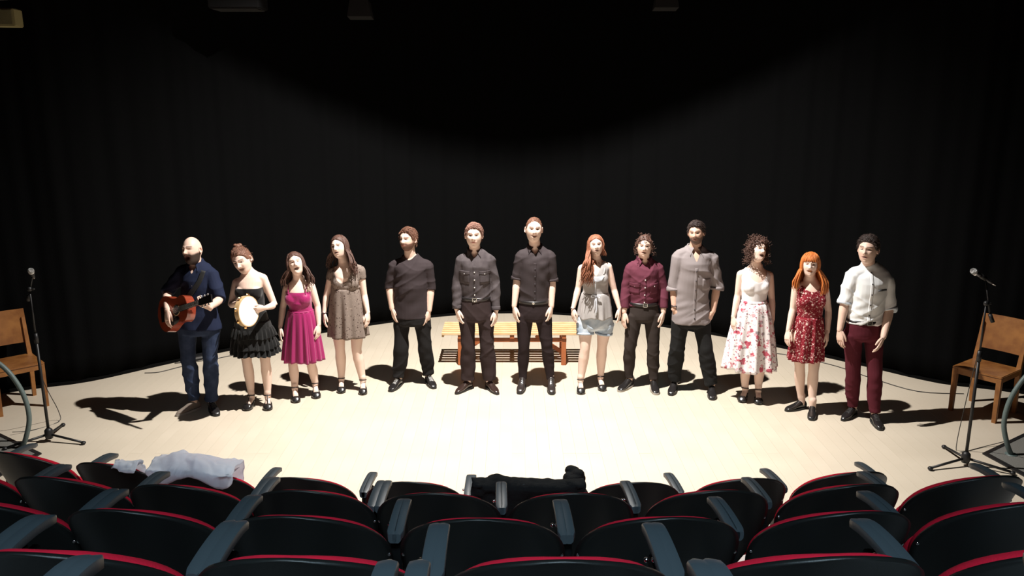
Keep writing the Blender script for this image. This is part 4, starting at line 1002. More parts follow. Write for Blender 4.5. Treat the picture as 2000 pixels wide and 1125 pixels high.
def shoe(d, i, parent, style, m, mats=None):
    a = Vector(d['J']['an'][i]); f = foot_dir(d, i); s = Vector((-f.y, f.x, 0)); o = Vector((a.x, a.y, 0)); fem = d.get('fem')
    k = .90 if fem else 1.0
    sh = bpy.data.objects.new('shoe', None)
    def ringset(tab, zf):
        pass
    if style == 'heel':
        # low-cut pump: toe box, heel counter, block heel, ankle strap
        hl = d.get('heel', .04); g = Geo(); vs = []
        n = 22; prof = []
        for q in range(n + 1):
            t = q / n; y = -.055 + t * .235 * k                                     # heel .. toe
            wd = .043 * math.sin(min(1, (t + .03) * 1.15) * PI / 2) ** .6 * (1 if t < .72 else max(.02, 1 - ((t - .72) / .28) ** 2.2) ** .5) + .004 * (t > .4)
            zb = float(np.interp(t, [0, .25, .62, 1], [hl + .012, hl + .006, .008, .010])); 
            zt = float(np.interp(t, [0, .12, .3, .55, .66, .74, .86, 1], [hl + .060, hl + .052, hl * .8 + .040, .036 + hl * .25, .046 + hl * .2, .060 + hl * .1, .052, .020]))
            prof.append((y, wd, zb, zt))
        nn = 14; op = []
        for y, wd, zb, zt in prof:
            for q in range(nn):
                th = PI * q / (nn - 1)
                op.append(o + f * y + s * (wd * math.cos(th)) + Vector((0, 0, zb + (zt - zb) * max(0.0, math.sin(th)) ** .5)))
        # walls only where foot goes in: rings open from behind the toe box
        fs = []
        for q in range(n):
            for j in range(nn - 1):
                t = q / n
                if t < .62 and 3 <= j < nn - 4 and q > 1: continue
                fs.append((q * nn + j, q * nn + j + 1, (q + 1) * nn + j + 1, (q + 1) * nn + j))
            fs.append((q * nn, (q + 1) * nn, (q + 1) * nn + nn - 1, q * nn + nn - 1))
        g.add(op, fs); sho = g.build('shoe', m, parent, solid=.003)
        q = Geo(); q.loft([o - f * .035 + Vector((0, 0, .001)), o - f * .035 + Vector((0, 0, hl * .6)), o - f * .032 + Vector((0, 0, hl + .016))], [(.015, .015), (.017, .017), (.027, .024)], 12); q.build('block_heel', m, sho)
        P = []; zc = .098 + hl * .6
        for q in range(25):
            th = 2 * PI * q / 24; P.append(o + f * (.004 + .038 * math.cos(th)) + s * .0365 * math.sin(th) + Vector((0, 0, zc + .008 * math.cos(th))))
        q = Geo(); q.loft(P, [(.0035, .005)] * 25, 6, ref=(0, 0, 1)); q.build('ankle_strap', m, sho)
        if d.get('tbar'):
            q = Geo(); q.tube([o + f * .045 + Vector((0, 0, zc + .008)), o + f * .075 + Vector((0, 0, .075 + hl * .5)), o + f * .10 + Vector((0, 0, .052))], .004); q.build('t_bar', m, sho)
        return sho
    n = 24; L = .285 * k; y0 = -.075 * k; nn = 20; vs = []; fs = []
    for q in range(n + 1):
        t = q / n; y = y0 + t * L
        wd = float(np.interp(t, [0, .04, .12, .3, .5, .7, .85, .94, .985, 1], [.012, .024, .032, .034, .036, .044, .040, .030, .016, .004])) * k
        if style == 'pointed': wd = float(np.interp(t, [0, .04, .12, .3, .5, .7, .85, .94, .985, 1], [.012, .024, .032, .034, .037, .042, .033, .020, .010, .003])) * k
        zt = float(np.interp(t, [0, .05, .15, .33, .45, .58, .75, .9, .97, 1], [.05, .085, .105, .108, .088, .068, .052, .042, .030, .018])) * (1 if style != 'loafer' else .92)
        if style == 'boot': zt = float(np.interp(t, [0, .05, .15, .36, .47, .6, .75, .9, .97, 1], [.06, .125, .15, .15, .112, .078, .060, .050, .034, .02]))
        for j in range(nn):
            th = 2 * PI * j / nn; sx_ = math.cos(th); sz = math.sin(th)
            zz = .014 + (zt - .014) * .5 * (1 + (abs(sz) ** .75) * (1 if sz >= 0 else -1)); top_n = 1 - .25 * max(0, sz) ** 2 * (t < .5)
            vs.append(o + f * y + s * (wd * sx_ * (abs(sx_) ** -.15 if abs(sx_) > .1 else 1) * top_n) + Vector((0, 0, zz)))
    for q in range(n):
        for j in range(nn): fs.append((q * nn + j, q * nn + (j + 1) % nn, (q + 1) * nn + (j + 1) % nn, (q + 1) * nn + j))
    fs.append(tuple(range(nn))[::-1]); fs.append(tuple(n * nn + j for j in range(nn)))
    g = Geo(); g.add(vs, fs); sho = g.build('shoe', m, parent)
    so = Geo(); N = 32; out = []
    for q in range(N):
        a_ = 2 * PI * q / N; y = math.cos(a_) * L * .5 * 1.02 + y0 + L / 2; t = min(1, max(0, (y - y0) / L))
        wd = (.040 + .007 * math.sin((t - .25) * PI)) * k if style != 'pointed' else (.040 - .004 * t) * k
        out.append((y, wd * (1 if math.sin(a_) > 0 else -1) * abs(math.sin(a_)) ** .62))
    vs = [o + f * y + s * x + Vector((0, 0, z)) for z in (.001, .020) for y, x in out]
    so.add(vs, [tuple(range(N))[::-1], tuple(range(N, 2 * N))] + [(q, (q + 1) % N, N + (q + 1) % N, N + q) for q in range(N)])
    so.build('sole', (mats or {}).get('sole', mat('black_rubber_sole', (.012, .012, .012), .6)), sho, smooth=False)
    if (mats or {}).get('lace'):
        for q in range(5):
            t = .42 + q * .055; y = y0 + t * L; zt = float(np.interp(t, [.33, .45, .58, .75], [.108 if style != 'boot' else .15, .088 if style != 'boot' else .118, .068 if style != 'boot' else .08, .054]))
            lg = Geo(); lg.tube([o + f * (y - .006) - s * .020 + Vector((0, 0, zt - .004)), o + f * y + Vector((0, 0, zt + .004)), o + f * (y + .006) + s * .020 + Vector((0, 0, zt - .004))], .0032, 6); lg.build('lace', mats['lace'], sho)
    return sho
def person(d):
    J = d['J']; root = thing('person', d['label'], 'person', (J['pos'][0], J['pos'][1], 0))
    d['root'] = root; d['body'] = body_mesh(d, root)
    Rh, hc, hs = d['Rh'], d['hc'], d['hs_']
    if d.get('hair'):
        g = Geo(); c = hair_cap(d); g.add([Rh @ (Vector(p) * hs) + hc for p in c.v], c.f)
        if d['hair'].get('locks'): locks(g, d, Rh, hc, hs)
        if d['hair'].get('tufts'): tufts(g, d, Rh, hc, hs)
        if d['hair'].get('curls'): curls(g, d, Rh, hc, hs)
        for (c0, r) in d['hair'].get('bun', []): g.ell(Rh @ (Vector(c0) * hs) + hc, (r, r, r * .85))
        g.build('hair', d['hair']['mat'], root)
    if d.get('eyes', True):
        for s in (-1, 1):
            q = Geo(); p = Rh @ (Vector((s * .031, -.0700, .0095)) * hs) + hc; q.ell(p, (.0105, .0105, .0105), nu=12, nv=8)
            e = q.build('eye', mat('eye_white', (.30, .25, .23), .35), root)
            q = Geo(); q.ell(p + Rh @ Vector((0, -.0058, 0)), (.0058, .0055, .0058), nu=10, nv=6); q.build('iris', mat('dark_iris', (.03, .018, .012), .2), e)
    return root
SK1 = (.72, .50, .40); SK2 = (.62, .39, .29); SK3 = (.80, .59, .49)
def hairm(name, c, t): return mat(name, c, .55, bump=(400, .25), tint=(t, 90, .9), spec=.4)
HB = hairm('dark_brown_hair', (.055, .028, .020), (.11, .05, .035)); HBR = hairm('brown_hair', (.12, .055, .035), (.22, .10, .06)); HR = hairm('auburn_hair', (.20, .075, .04), (.34, .13, .07))
HG = hairm('ginger_hair', (.42, .11, .022), (.58, .19, .04)); HK = hairm('black_hair', (.022, .014, .012), (.05, .03, .025)); HL = hairm('light_brown_hair', (.20, .10, .075), (.30, .16, .12))
SHO = mat('black_shoe_leather', (.016, .014, .014), .24, spec=.7); SUE = mat('brown_grey_suede', (.20, .16, .13), .8); LACEW = mat('white_laces', (.7, .7, .68), .7); LACEK = mat('black_laces', (.04, .04, .04), .6)
WSOLE = mat('pale_sole', (.35, .32, .28), .7)
BTN_W = mat('pearl_button', (.75, .72, .68), .25); BTN_K = mat('dark_button', (.03, .025, .03), .35)
def D(i, **k): k['id'] = i; k['J'] = J[i]; return k
def shoes(d, r, style, m=SHO, mats=None):
    for i in (0, 1): shoe(d, i, r, style, m, mats)
def hem_pocket(d, parent, m, x0, x1, zt, h, vee=.012, btn=None, body=True):
    if body: patch(d, 'pocket', m, parent, (x0, x1, zt, zt - h, x0, x1), off=.002, th=.002)
    fl = patch(d, 'pocket_flap', m, parent, (x0 - .004, x1 + .004, zt + .006, zt - .026, x0 - .004, x1 + .004), off=.006, th=.003, vee=vee)
    if btn: buttons(d, btn, fl, (x0 + x1) / 2, [zt - .026], .005)

def p1():
    d = D(1, label='bald bearded man in navy shirt and dark jeans playing a guitar', skin=SK1, look=(-16, 6, -6), mouth=1.2, beard=.96, eyes=False, depth=1.0,
          hair=dict(mat=HK, thick=.0012, side=.0018, rough=.1, line=[.085, .080, .060, .018, .0, -.03, -.06, -.075]),
          hand0=dict(n=(.55, .83, 0), thumb=(.8, -.3, .3), curl=.35), hand1=dict(n=(-.1, .95, .55), thumb=(0, -.2, 1), curl=.75))
    d['hair'] = None
    r = person(d); NV_ = mat('navy_cotton_shirt', (.012, .017, .040), .85, bump=(440, .06), spec=.15)
    z0 = J[1]['cr'] - .02
    garment_top(d, 'shirt', NV_, r, off=.020, zlo=J[1]['waist'][2] - .14, sleeve=1.05, srad=.022, neck='vee', nz=.10, nw=.065, amp=.007, hang=.02)
    collar(d, NV_, r, spread=.06, drop=.06); buttons(d, BTN_K, r, d['nx'], [1.30, 1.22, 1.14, 1.06])
    trousers(d, 'jeans', mat('dark_blue_denim', (.018, .028, .060), .85, tint=((.035, .05, .095), 14, .9), bump=(300, .3), spec=.15), r, J[1]['waist'][2] - .06, off=.014, knee=.022, ankle=.022, amp=.006)
    shoe(d, 0, r, 'pointed', SUE, {'sole': WSOLE}); shoe(d, 1, r, 'shoe', SHO, {'lace': LACEK})
    # the head in shade of stubble over the scalp
    strap(d, 'guitar_strap', mat('black_strap', (.01, .01, .01), .7), r, [proj(d, d['nx'] + .105, 1.44, .006), proj(d, d['nx'] + .07, 1.34, .008), proj(d, d['nx'] - .02, 1.22, .010), proj(d, d['nx'] - .12, 1.08, .014)], .05, .004)
    return d
def guitar():
    # centre of the body in front of the man's right hip, neck towards his left hand
    base = Vector(J[1]['pos'] + [0])
    A = Vector((-.075, -.235, 1.075)) + base; H1 = Vector(J[1]['wr'][1]) + base + Vector((-.050, -.05, .055))
    ax = (H1 - A).normalized(); fr = Vector((-.75, -.62, .12)); fr = (fr - ax * fr.dot(ax)).normalized(); up = fr.cross(ax) * -1
    if up.z < 0: up = -up
    r = thing('guitar', 'red-brown acoustic guitar held by the man in the navy shirt', 'guitar', A)
    def P(a, u, f): return ax * a + up * u + fr * f
    WD = mat('red_brown_guitar_wood', (.30, .055, .022), .22, tint=((.16, .02, .012), 4, .8), spec=.6, coat=.5); BK = mat('black_guitar_trim', (.012, .010, .010), .3); TOP = mat('red_guitar_top', (.36, .075, .03), .22, tint=((.22, .03, .015), 5, .7), coat=.5)
    N = 96; out = []
    for k in range(N):
        t = 2 * PI * k / N; c = math.cos(t)
        a = .235 * c; t_ = (a + .235) / .47
        w = float(np.interp(t_, [0, .03, .1, .22, .35, .55, .68, .82, .93, .98, 1], [.0, .085, .145, .182, .178, .122, .118, .138, .110, .06, 0]))
        out.append((a, w * (1 if math.sin(t) >= 0 else -1)))
    for _ in range(3): out = [(a, (out[k - 1][1] + 2 * u + out[(k + 1) % N][1]) / 4) for k, (a, u) in enumerate(out)]
    out = [(a * .94, u * .95) for a, u in out]
    g = Geo()
    for f in (-.045, .045): g.add([P(a, u, f) for a, u in out], [tuple(range(N))[::(1 if f > 0 else -1)]])
    g.f += [(k, (k + 1) % N, N + (k + 1) % N, N + k) for k in range(N)]
    b = g.build('body', WD, r, smooth='auto')
    g = Geo(); g.add([P(a * .985, u * .97, .0465) for a, u in out] + [P(a * .985, u * .97, .044) for a, u in out], [tuple(range(N))] + [(k, (k + 1) % N, N + (k + 1) % N, N + k) for k in range(N)]); g.build('soundboard', TOP, r, smooth=False)
    g = Geo(); g.loft([P(.06, 0, .0462), P(.06, 0, .0482)], [.052, .052], 28); g.build('rosette', mat('pale_rosette', (.5, .35, .18), .4), r)
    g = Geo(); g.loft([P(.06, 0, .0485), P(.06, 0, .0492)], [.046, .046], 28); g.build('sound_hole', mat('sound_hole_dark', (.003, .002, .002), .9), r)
    def bx(a0, a1, w0, w1, f0, f1, nm, m):
        g = Geo(); vs = []
        for a, w in ((a0, w0), (a1, w1)):
            for u, f in ((-w, f0), (w, f0), (w, f1), (-w, f1)): vs.append(P(a, u, f))
        g.add(vs, [(3, 2, 1, 0), (4, 5, 6, 7), (0, 1, 5, 4), (1, 2, 6, 5), (2, 3, 7, 6), (3, 0, 4, 7)]); return g.build(nm, m, r, smooth=False)
    g = Geo(); g.add([P(.0 + .09 * math.cos(t) * (1 if math.cos(t) > 0 else 1.1), -.085 + .045 * math.sin(t), .0475) for t in np.linspace(0, 2 * PI, 24, endpoint=False)], [tuple(range(24))]); g.build('pickguard', BK, r, solid=.002)
    bx(-.155, -.125, .07, .07, .046, .058, 'bridge', BK)
    L = (H1 - A).length
    bx(.16, L + .03, .026, .0225, .028, .046, 'neck', WD); bx(.11, L + .03, .028, .022, .046, .053, 'fretboard', BK)
    for k in range(11):
        a = L + .025 - (L - .12) * (1 - 2 ** (-k / 7)) * 1.2
        bx(a - .001, a + .001, .024, .024, .053, .0545, 'fret', CHROME)
    h = bx(L + .03, L + .20, .030, .036, .030, .046, 'headstock', BK)
    for k in range(3):
        for s in (-1, 1):
            q = Geo(); c = P(L + .06 + k * .045, s * .048, .038); q.ell(c, (.010, .008, .010)); q.loft([P(L + .06 + k * .045, s * .030, .038), c], [.004, .004], 6); q.build('tuning_peg', CHROME, h)
    for k in range(6):
        u = (-.0175 + .007 * k); q = Geo(); q.loft([P(-.14, u * 1.4, .060), P(L + .03, u, .0565)], [.0009, .0009], 4); q.build('string', CHROME, r)
    return r
def p2():
    d = D(2, label='woman with bun in strapless ruffled black dress playing a tambourine', skin=SK3, fem=True, look=(-8, -14, -14), mouth=.8, heel=.03, tbar=True, legk=.92,
          hair=dict(mat=HBR, thick=.012, side=.008, rough=.3, tufts=(432, .05, 0.0019, .002), comb=(0, .9, .9), bun=[((.0, .03, .125), .034), ((.018, .04, .130), .024), ((-.016, .028, .142), .02)]),
          hand0=dict(n=(.3, -.75, .2), thumb=(0, -.2, 1), curl=.5), hand1=dict(n=(-.2, .8, .3), thumb=(0, 0, 1), curl=.35))
    r = person(d); BD = mat('black_dress_jersey', (.010, .010, .010), .9, bump=(400, .09), spec=.1, sheen=.2)
    zs = (J[2]['sh'][0][2] + J[2]['sh'][1][2]) / 2
    garment_top(d, 'bodice', BD, r, off=.010, zlo=J[2]['hip'][2] - .05, sleeve=-1, neck='square', nz=.118, amp=.002)
    c = J[2]['hip'][0]; z = J[2]['hip'][2]
    skirt(d, 'skirt', BD, r, z + .08, z - .20, .205, c + .005, off=.014, dep=.8, pleats=18, amp=.007)
    for k, (zz, w) in enumerate(((z + .02, .195), (z - .09, .215), (z - .155, .225))):
        skirt(d, 'ruffle', BD, r, zz, zz - .10, w + .018, c + .005 + .003 * k, off=.014, dep=.8, pleats=24, amp=.013, a0=.1, wave=.008, w0=w - .012)
    shoes(d, r, 'heel')
    return d
def tambourine():
    b = Vector(J[2]['pos'] + [0]); L_, R_ = Vector(J[2]['tip'][0]), Vector(J[2]['tip'][1])
    C = Vector((.045, -.33, 1.075)) + b
    r = thing('tambourine', 'round tambourine with white skin and brass jingles held by the woman in black', 'tambourine', C)
    n = Vector((.93, -.36, .10)).normalized(); u = Vector((0, 0, 1)); u = (u - n * u.dot(n)).normalized(); u = (u + n.cross(u) * .15).normalized(); v = n.cross(u)
    Rr = .142; fr = mat('pale_wood_hoop', (.55, .38, .20), .4, coat=.3); g = Geo()
    def f(a, k):
        a *= 2 * PI; q = [(0, -.024), (.009, -.024), (.009, .024), (0, .024), (0, -.024)][int(round(k * 4))]
        return (u * math.cos(a) + v * math.sin(a)) * (Rr - .004 + q[0]) + n * q[1]
    g.grid(f, 48, 5, wrap=True); g.build('hoop', fr, r, smooth='auto')
    g = Geo(); g.loft([n * .022, n * .0245], [Rr - .003, Rr - .004], 48); g.build('drum_skin', mat('white_drum_skin', (.72, .70, .66), .5), r, smooth=False)
    BR = mat('brass_jingle', (.75, .5, .22), .25, 1.0)
    for k in range(8):
        a = 2 * PI * (k + .4) / 8; c = (u * math.cos(a) + v * math.sin(a)) * (Rr + .007)
        for q in (-.005, .004):
            t = (-u * math.sin(a) + v * math.cos(a)); gg = Geo(); gg.loft([c + n * q, c + n * (q + .0015)], [.020, .020], 14); gg.build('jingle', BR, r)
    return r
def p3():
    d = D(3, label='dark-haired woman in a knee-length magenta strap dress, head tilted back singing', skin=SK3, fem=True, look=(16, 14, -10), mouth=1.0, eyes=False, heel=.04, legk=.9,
          hair=dict(mat=HB, thick=.012, side=.012, rough=.3, line=[.078, .066, .046, .02, -.03, -.06, -.07, -.08],
                    locks=[(62, 178, 50, -.25, .45, 1.5, .010, .0065), (182, 298, 46, -.24, .1, 1.4, .010, .0065)]))
    r = person(d); MG = mat('magenta_satin', (.30, .006, .10), .5, bump=(120, .2), spec=.35, sheen=.3); zs = J[3]['sh'][0][2]
    wz = J[3]['waist'][2]
    garment_top(d, 'bodice', MG, r, off=.009, zlo=wz - .03, sleeve=-1, neck='square', nz=.088, amp=.0025)
    skirt(d, 'lining_skirt', MG, r, wz + .01, .415, .185, J[3]['hip'][0] - .002, dep=.75, pleats=11, amp=.012, belly=.62)
    skirt(d, 'chiffon_skirt', MG, r, wz + .012, .400, .205, J[3]['hip'][0] - .002, off=.013, dep=.75, pleats=15, amp=.016, belly=.62, wave=.006)
    c, rr = torso_at(d, wz, .013); g = Geo(); g.loft([(c.x, c.y, wz - .006), (c.x, c.y, wz + .010)], [(rr[0] + .004, rr[1] + .004)] * 2, 40); g.build('waistband', MG, r)
    for s in (-1, 1):
        x = d['nx'] + s * .085
        strap(d, 'shoulder_strap', MG, r, [proj(d, x, zs - .10, .001), Vector((x + s * .004, -.078, zs - .045)), Vector((x + s * .006, -.02, zs - .004)), Vector((x, .06, zs - .03))], .010)
    p = d['Rh'] @ (Vector((-.080, -.004, -.036)) * d['hs_']) + d['hc']; g = Geo(); g.ell(p, (.006, .006, .006)); g.build('earring', BTN_W, r)
    shoes(d, r, 'heel'); return d
def p4():
    d = D(4, label='long-haired woman in a short-sleeved brown speckled mini dress', skin=SK3, fem=True, look=(-13, 8, -8), mouth=.35, heel=.04, legk=.98, bz=1.05,
          hair=dict(mat=HB, thick=.012, side=.010, rough=.3, line=[.078, .066, .046, .02, -.0, -.06, -.07, -.08],
                    locks=[(66, 178, 70, -.30, .9, 1.3, .016, .0068), (182, 285, 36, -.22, -.2, 1.2, .011, .0065)]))
    r = person(d); BR = pattern('brown_speckled_jersey', (.20, .158, .135), [((.06, .035, .03), 34, .20, .06, .01), ((.34, .27, .22), 60, .16, .06, .01)], .9, bump=(400, .06))
    wz = J[4]['waist'][2] + .045; zs = J[4]['sh'][0][2]
    garment_top(d, 'bodice', BR, r, off=.010, zlo=wz - .05, sleeve=.34, srad=.010, neck='scoop', nz=.165, nw=.098, amp=.0025)
    skirt(d, 'skirt', BR, r, wz + .02, .600, .205, J[4]['hip'][0], dep=.78, pleats=8, amp=.016, belly=.72)
    g = Geo(); w = Vector(J[4]['wr'][0]); P = [w + Vector((.030 * math.cos(a), .026 * math.sin(a), .01)) for a in np.linspace(0, 2 * PI, 20)]; g.loft(P, [.005] * 20, 6, ref=(0, 0, 1)); g.build('bracelet', BTN_K, r)
    shoes(d, r, 'heel'); return d
def p5():
    d = D(5, label='stocky bearded man in a plain black long-sleeved tee and black trousers', skin=SK1, look=(-26, 4, 0), beard=.9, beardcol=(.14, .06, .035), belly=.02, eyes=True, depth=1.08, armk=1.06,
          hair=dict(mat=HBR, thick=.014, side=.006, rough=.4, freq=50, tufts=(594, .035, 0.0019, .006), comb=(.6, .3, 0)))
    r = person(d); T = mat('black_jersey_tee', (.036, .027, .029), .85, bump=(480, .05), spec=.15)
    garment_top(d, 'tee_shirt', T, r, off=.014, zlo=J[5]['cr'] + .10, sleeve=1.12, srad=.012, neck='crew', nz=.018, nw=.078, amp=.0045, hang=.008)
    trousers(d, 'trousers', mat('black_cotton_trousers', (.013, .012, .012), .9, bump=(480, .06), spec=.15), r, J[5]['cr'] + .14, off=.014, knee=.028, ankle=.030, amp=.006)
    shoes(d, r, 'shoe', SHO, {'lace': LACEW}); return d
def p6():
    d = D(6, label='man with short light brown hair in a charcoal denim shirt with two flap pockets', skin=SK3, look=(0, 3, 0), depth=.95, hair=dict(mat=HL, thick=.015, side=.004, rough=.3, freq=50, tufts=(540, .032, 0.0019, .003), comb=(1, .2, 0)))
    r = person(d); T = mat('charcoal_denim_shirt', (.060, .050, .053), .9, tint=((.085, .072, .075), 18, .9), bump=(520, .09), spec=.15); nx = (J[6]['sh'][0][0] + J[6]['sh'][1][0]) / 2
    wz = J[6]['waist'][2]
    garment_top(d, 'shirt', T, r, off=.016, zlo=wz - .02, sleeve=1.92, srad=.014, neck='vee', nz=.085, nw=.062, amp=.006)
    collar(d, T, r, spread=.070, drop=.055); nx = d['nx']
    patch(d, 'placket', T, r, (nx - .016, nx + .016, 1.36, wz + .02, nx - .016, nx + .016), 4, 60, .0012, .0012)
    buttons(d, BTN_W, r, nx, [1.30, 1.22, 1.14, 1.06, .99])
    for s in (-1, 1):
        x = nx + s * .105; hem_pocket(d, r, T, min(x - s * .052, x + s * .052), max(x - s * .052, x + s * .052), 1.305, .13, btn=BTN_W)
    for i in (0, 1):
        P, Tt = arm_path(d, i, 1.82, 1.96, 4); g = Geo(); g.loft(P, [arm_rad(d, 1.9) + .017] * 4, 18); g.build('shirt_cuff', T, r)
    trousers(d, 'trousers', mat('grey_brown_trousers', (.036, .024, .024), .9, bump=(480, .06), spec=.15), r, wz, off=.014, knee=.026, ankle=.040, amp=.005)
    belt(d, r, wz + .002, bx=-.012); shoes(d, r, 'pointed', mat('dark_brown_shoe_leather', (.035, .020, .016), .22, spec=.7)); return d
def p7():
    d = D(7, label='tallest man, cropped hair, smiling in a black shirt with rolled sleeves and slim trousers', skin=SK3, look=(3, 4, 2), mouth=.5, smile=1, depth=.93, legk=.92, hair=dict(mat=HBR, thick=.005, side=.003, rough=.3, freq=60, tufts=(468, .014, 0.0015, .002), line=[.083, .074, .055, .02, .0, -.03, -.06, -.075]))
    r = person(d); T = mat('black_poplin_shirt', (.040, .031, .033), .8, bump=(400, .05), spec=.2); wz = J[7]['waist'][2]
    garment_top(d, 'shirt', T, r, off=.017, zlo=wz - .02, sleeve=1.0, srad=.020, neck='vee', nz=.085, nw=.062, amp=.006)
    collar(d, T, r, spread=.068, drop=.055); nx = d['nx']; patch(d, 'placket', T, r, (nx - .015, nx + .015, 1.39, wz + .02, nx - .015, nx + .015), 4, 60, .0012, .0012); buttons(d, BTN_K, r, nx, [1.33, 1.25, 1.17, 1.09, 1.01])
    cuffs(d, T, r, 1.0, w=.10, grow=.008, srad=.020)
    trousers(d, 'trousers', mat('slim_dark_jeans', (.024, .016, .017), .85, bump=(480, .06), spec=.15), r, wz - .01, off=.010, knee=.010, ankle=.010, amp=.0035)
    belt(d, r, wz - .012, bx=-.01, round_=True); shoes(d, r, 'boot', mat('black_boot_leather', (.03, .022, .02), .3, spec=.6), {'lace': LACEK}); return d
def p8():
    d = D(8, label='woman with long curly auburn hair in a grey top and pale denim shorts', skin=SK3, fem=True, look=(0, 10, -4), mouth=.2, heel=.035, legk=.98,
          hair=dict(mat=HR, thick=.013, side=.012, rough=.3, line=[.078, .066, .046, .02, -.03, -.06, -.07, -.08],
                    locks=[(184, 304, 120, -.42, 1.5, .55, .019, .0068), (75, 178, 36, -.13, -.4, .6, .009, .0070)]))
    r = person(d); T = mat('grey_linen_top', (.34, .32, .315), .9, tint=((.42, .40, .39), 9, .9), bump=(320, .09), spec=.1); wz = J[8]['waist'][2]; zs = J[8]['sh'][0][2]
    garment_top(d, 'camisole', T, r, off=.012, zlo=wz - .02, sleeve=-1, neck='vee', nz=.19, nw=.095, amp=.004)
    skirt(d, 'peplum', T, r, wz + .01, .80, .182, J[8]['hip'][0] - .005, off=.012, dep=.84, pleats=10, amp=.010, belly=.55, wave=.012)
    q = patch(d, 'white_lace_trim', WHITEC, r, (d['nx'] - .055, d['nx'] + .085, zs - .115, zs - .155, d['nx'] - .045, d['nx'] + .06), 14, 5, .008, .006, vee=.02)
    nx = d['nx']
    strap(d, 'tie_cord', WHITEC, r, [proj(d, nx - .005, zs - .15, .008), proj(d, nx - .004, wz + .08, .008), proj(d, nx - .005, wz + .012, .010)], .012)
    for s, L in ((-1, .14), (.6, .17), (.15, .20)): strap(d, 'tie_cord', WHITEC, r, [Vector((nx, -.142, wz)), Vector((nx + .012 * s, -.160, wz - .06)), Vector((nx + .02 * s, -.162, wz - L))], .009)
    for s in (-1, 1):
        g = Geo(); g.tube([(nx, -.142, wz), (nx + s * .035, -.15, wz + .014), (nx + s * .045, -.15, wz - .014), (nx, -.144, wz - .002)], .0045); g.build('bow_loop', WHITEC, r)
        x = nx + s * .088; strap(d, 'shoulder_strap', T, r, [proj(d, x - s * .01, zs - .10, .001), Vector((x + s * .004, -.078, zs - .045)), Vector((x + s * .006, -.02, zs - .004)), Vector((x, .06, zs - .03))], .014)
    SH = mat('bleached_denim', (.66, .72, .78), .85, tint=((.22, .31, .42), 9, .75), bump=(440, .09), spec=.15)
    trousers(d, 'shorts', SH, r, wz - .05, off=.014, knee=.022, ankle=.022, upto=.44, amp=.004)
    for i in (0, 1):
        P, Tt = leg_path(d, i, .38, .46, 3); g = Geo(); g.loft(P, [leg_rad(d, .42) + .022] * 3, 22); g.build('turned_up_hem', SH, r)
    g = Geo(); w = Vector(J[8]['wr'][0]); P = [w + Vector((.026 * math.cos(a), .023 * math.sin(a), .012)) for a in np.linspace(0, 2 * PI, 20)]; g.loft(P, [.003] * 20, 6, ref=(0, 0, 1)); g.build('bracelet', BTN_K, r)
    shoes(d, r, 'heel'); return d
def p9():
    d = D(9, label='man with tied-back dark curly hair in a maroon shirt with pearl buttons', skin=SK1, look=(-8, 5, 2), mouth=.45, depth=.92, legk=.93,
          hair=dict(mat=HB, thick=.014, side=.018, rough=.9, freq=45, curls=[(150, -.06, .20, .0028)], bun=[((0, .115, .03), .03)], line=[.076, .066, .046, .012, -.002, -.05, -.07, -.08]))
    r = person(d); T = mat('maroon_shirt', (.115, .030, .048), .85, bump=(440, .06), spec=.15); wz = J[9]['waist'][2]
    garment_top(d, 'shirt', T, r, off=.015, zlo=wz - .02, sleeve=1.80, srad=.013, neck='vee', nz=.075, nw=.062, amp=.005)
    collar(d, T, r, spread=.062, drop=.055); nx = d['nx']; patch(d, 'placket', T, r, (nx - .015, nx + .015, 1.25, wz + .02, nx - .015, nx + .015), 4, 60, .0012, .0012); buttons(d, BTN_W, r, nx, [1.21, 1.13, 1.05, .97], .007)
    for s in (-1, 1): hem_pocket(d, r, T, nx + s * .10 - .048, nx + s * .10 + .048, 1.165, .11, btn=BTN_W)
    trousers(d, 'trousers', mat('dark_grey_slim_trousers', (.034, .026, .023), .9, bump=(480, .06), spec=.15), r, wz, off=.010, knee=.012, ankle=.012, amp=.004)
    belt(d, r, wz + .002, buckle=(.05, .05, .05)); shoes(d, r, 'shoe', SHO, {'sole': WSOLE}); return d
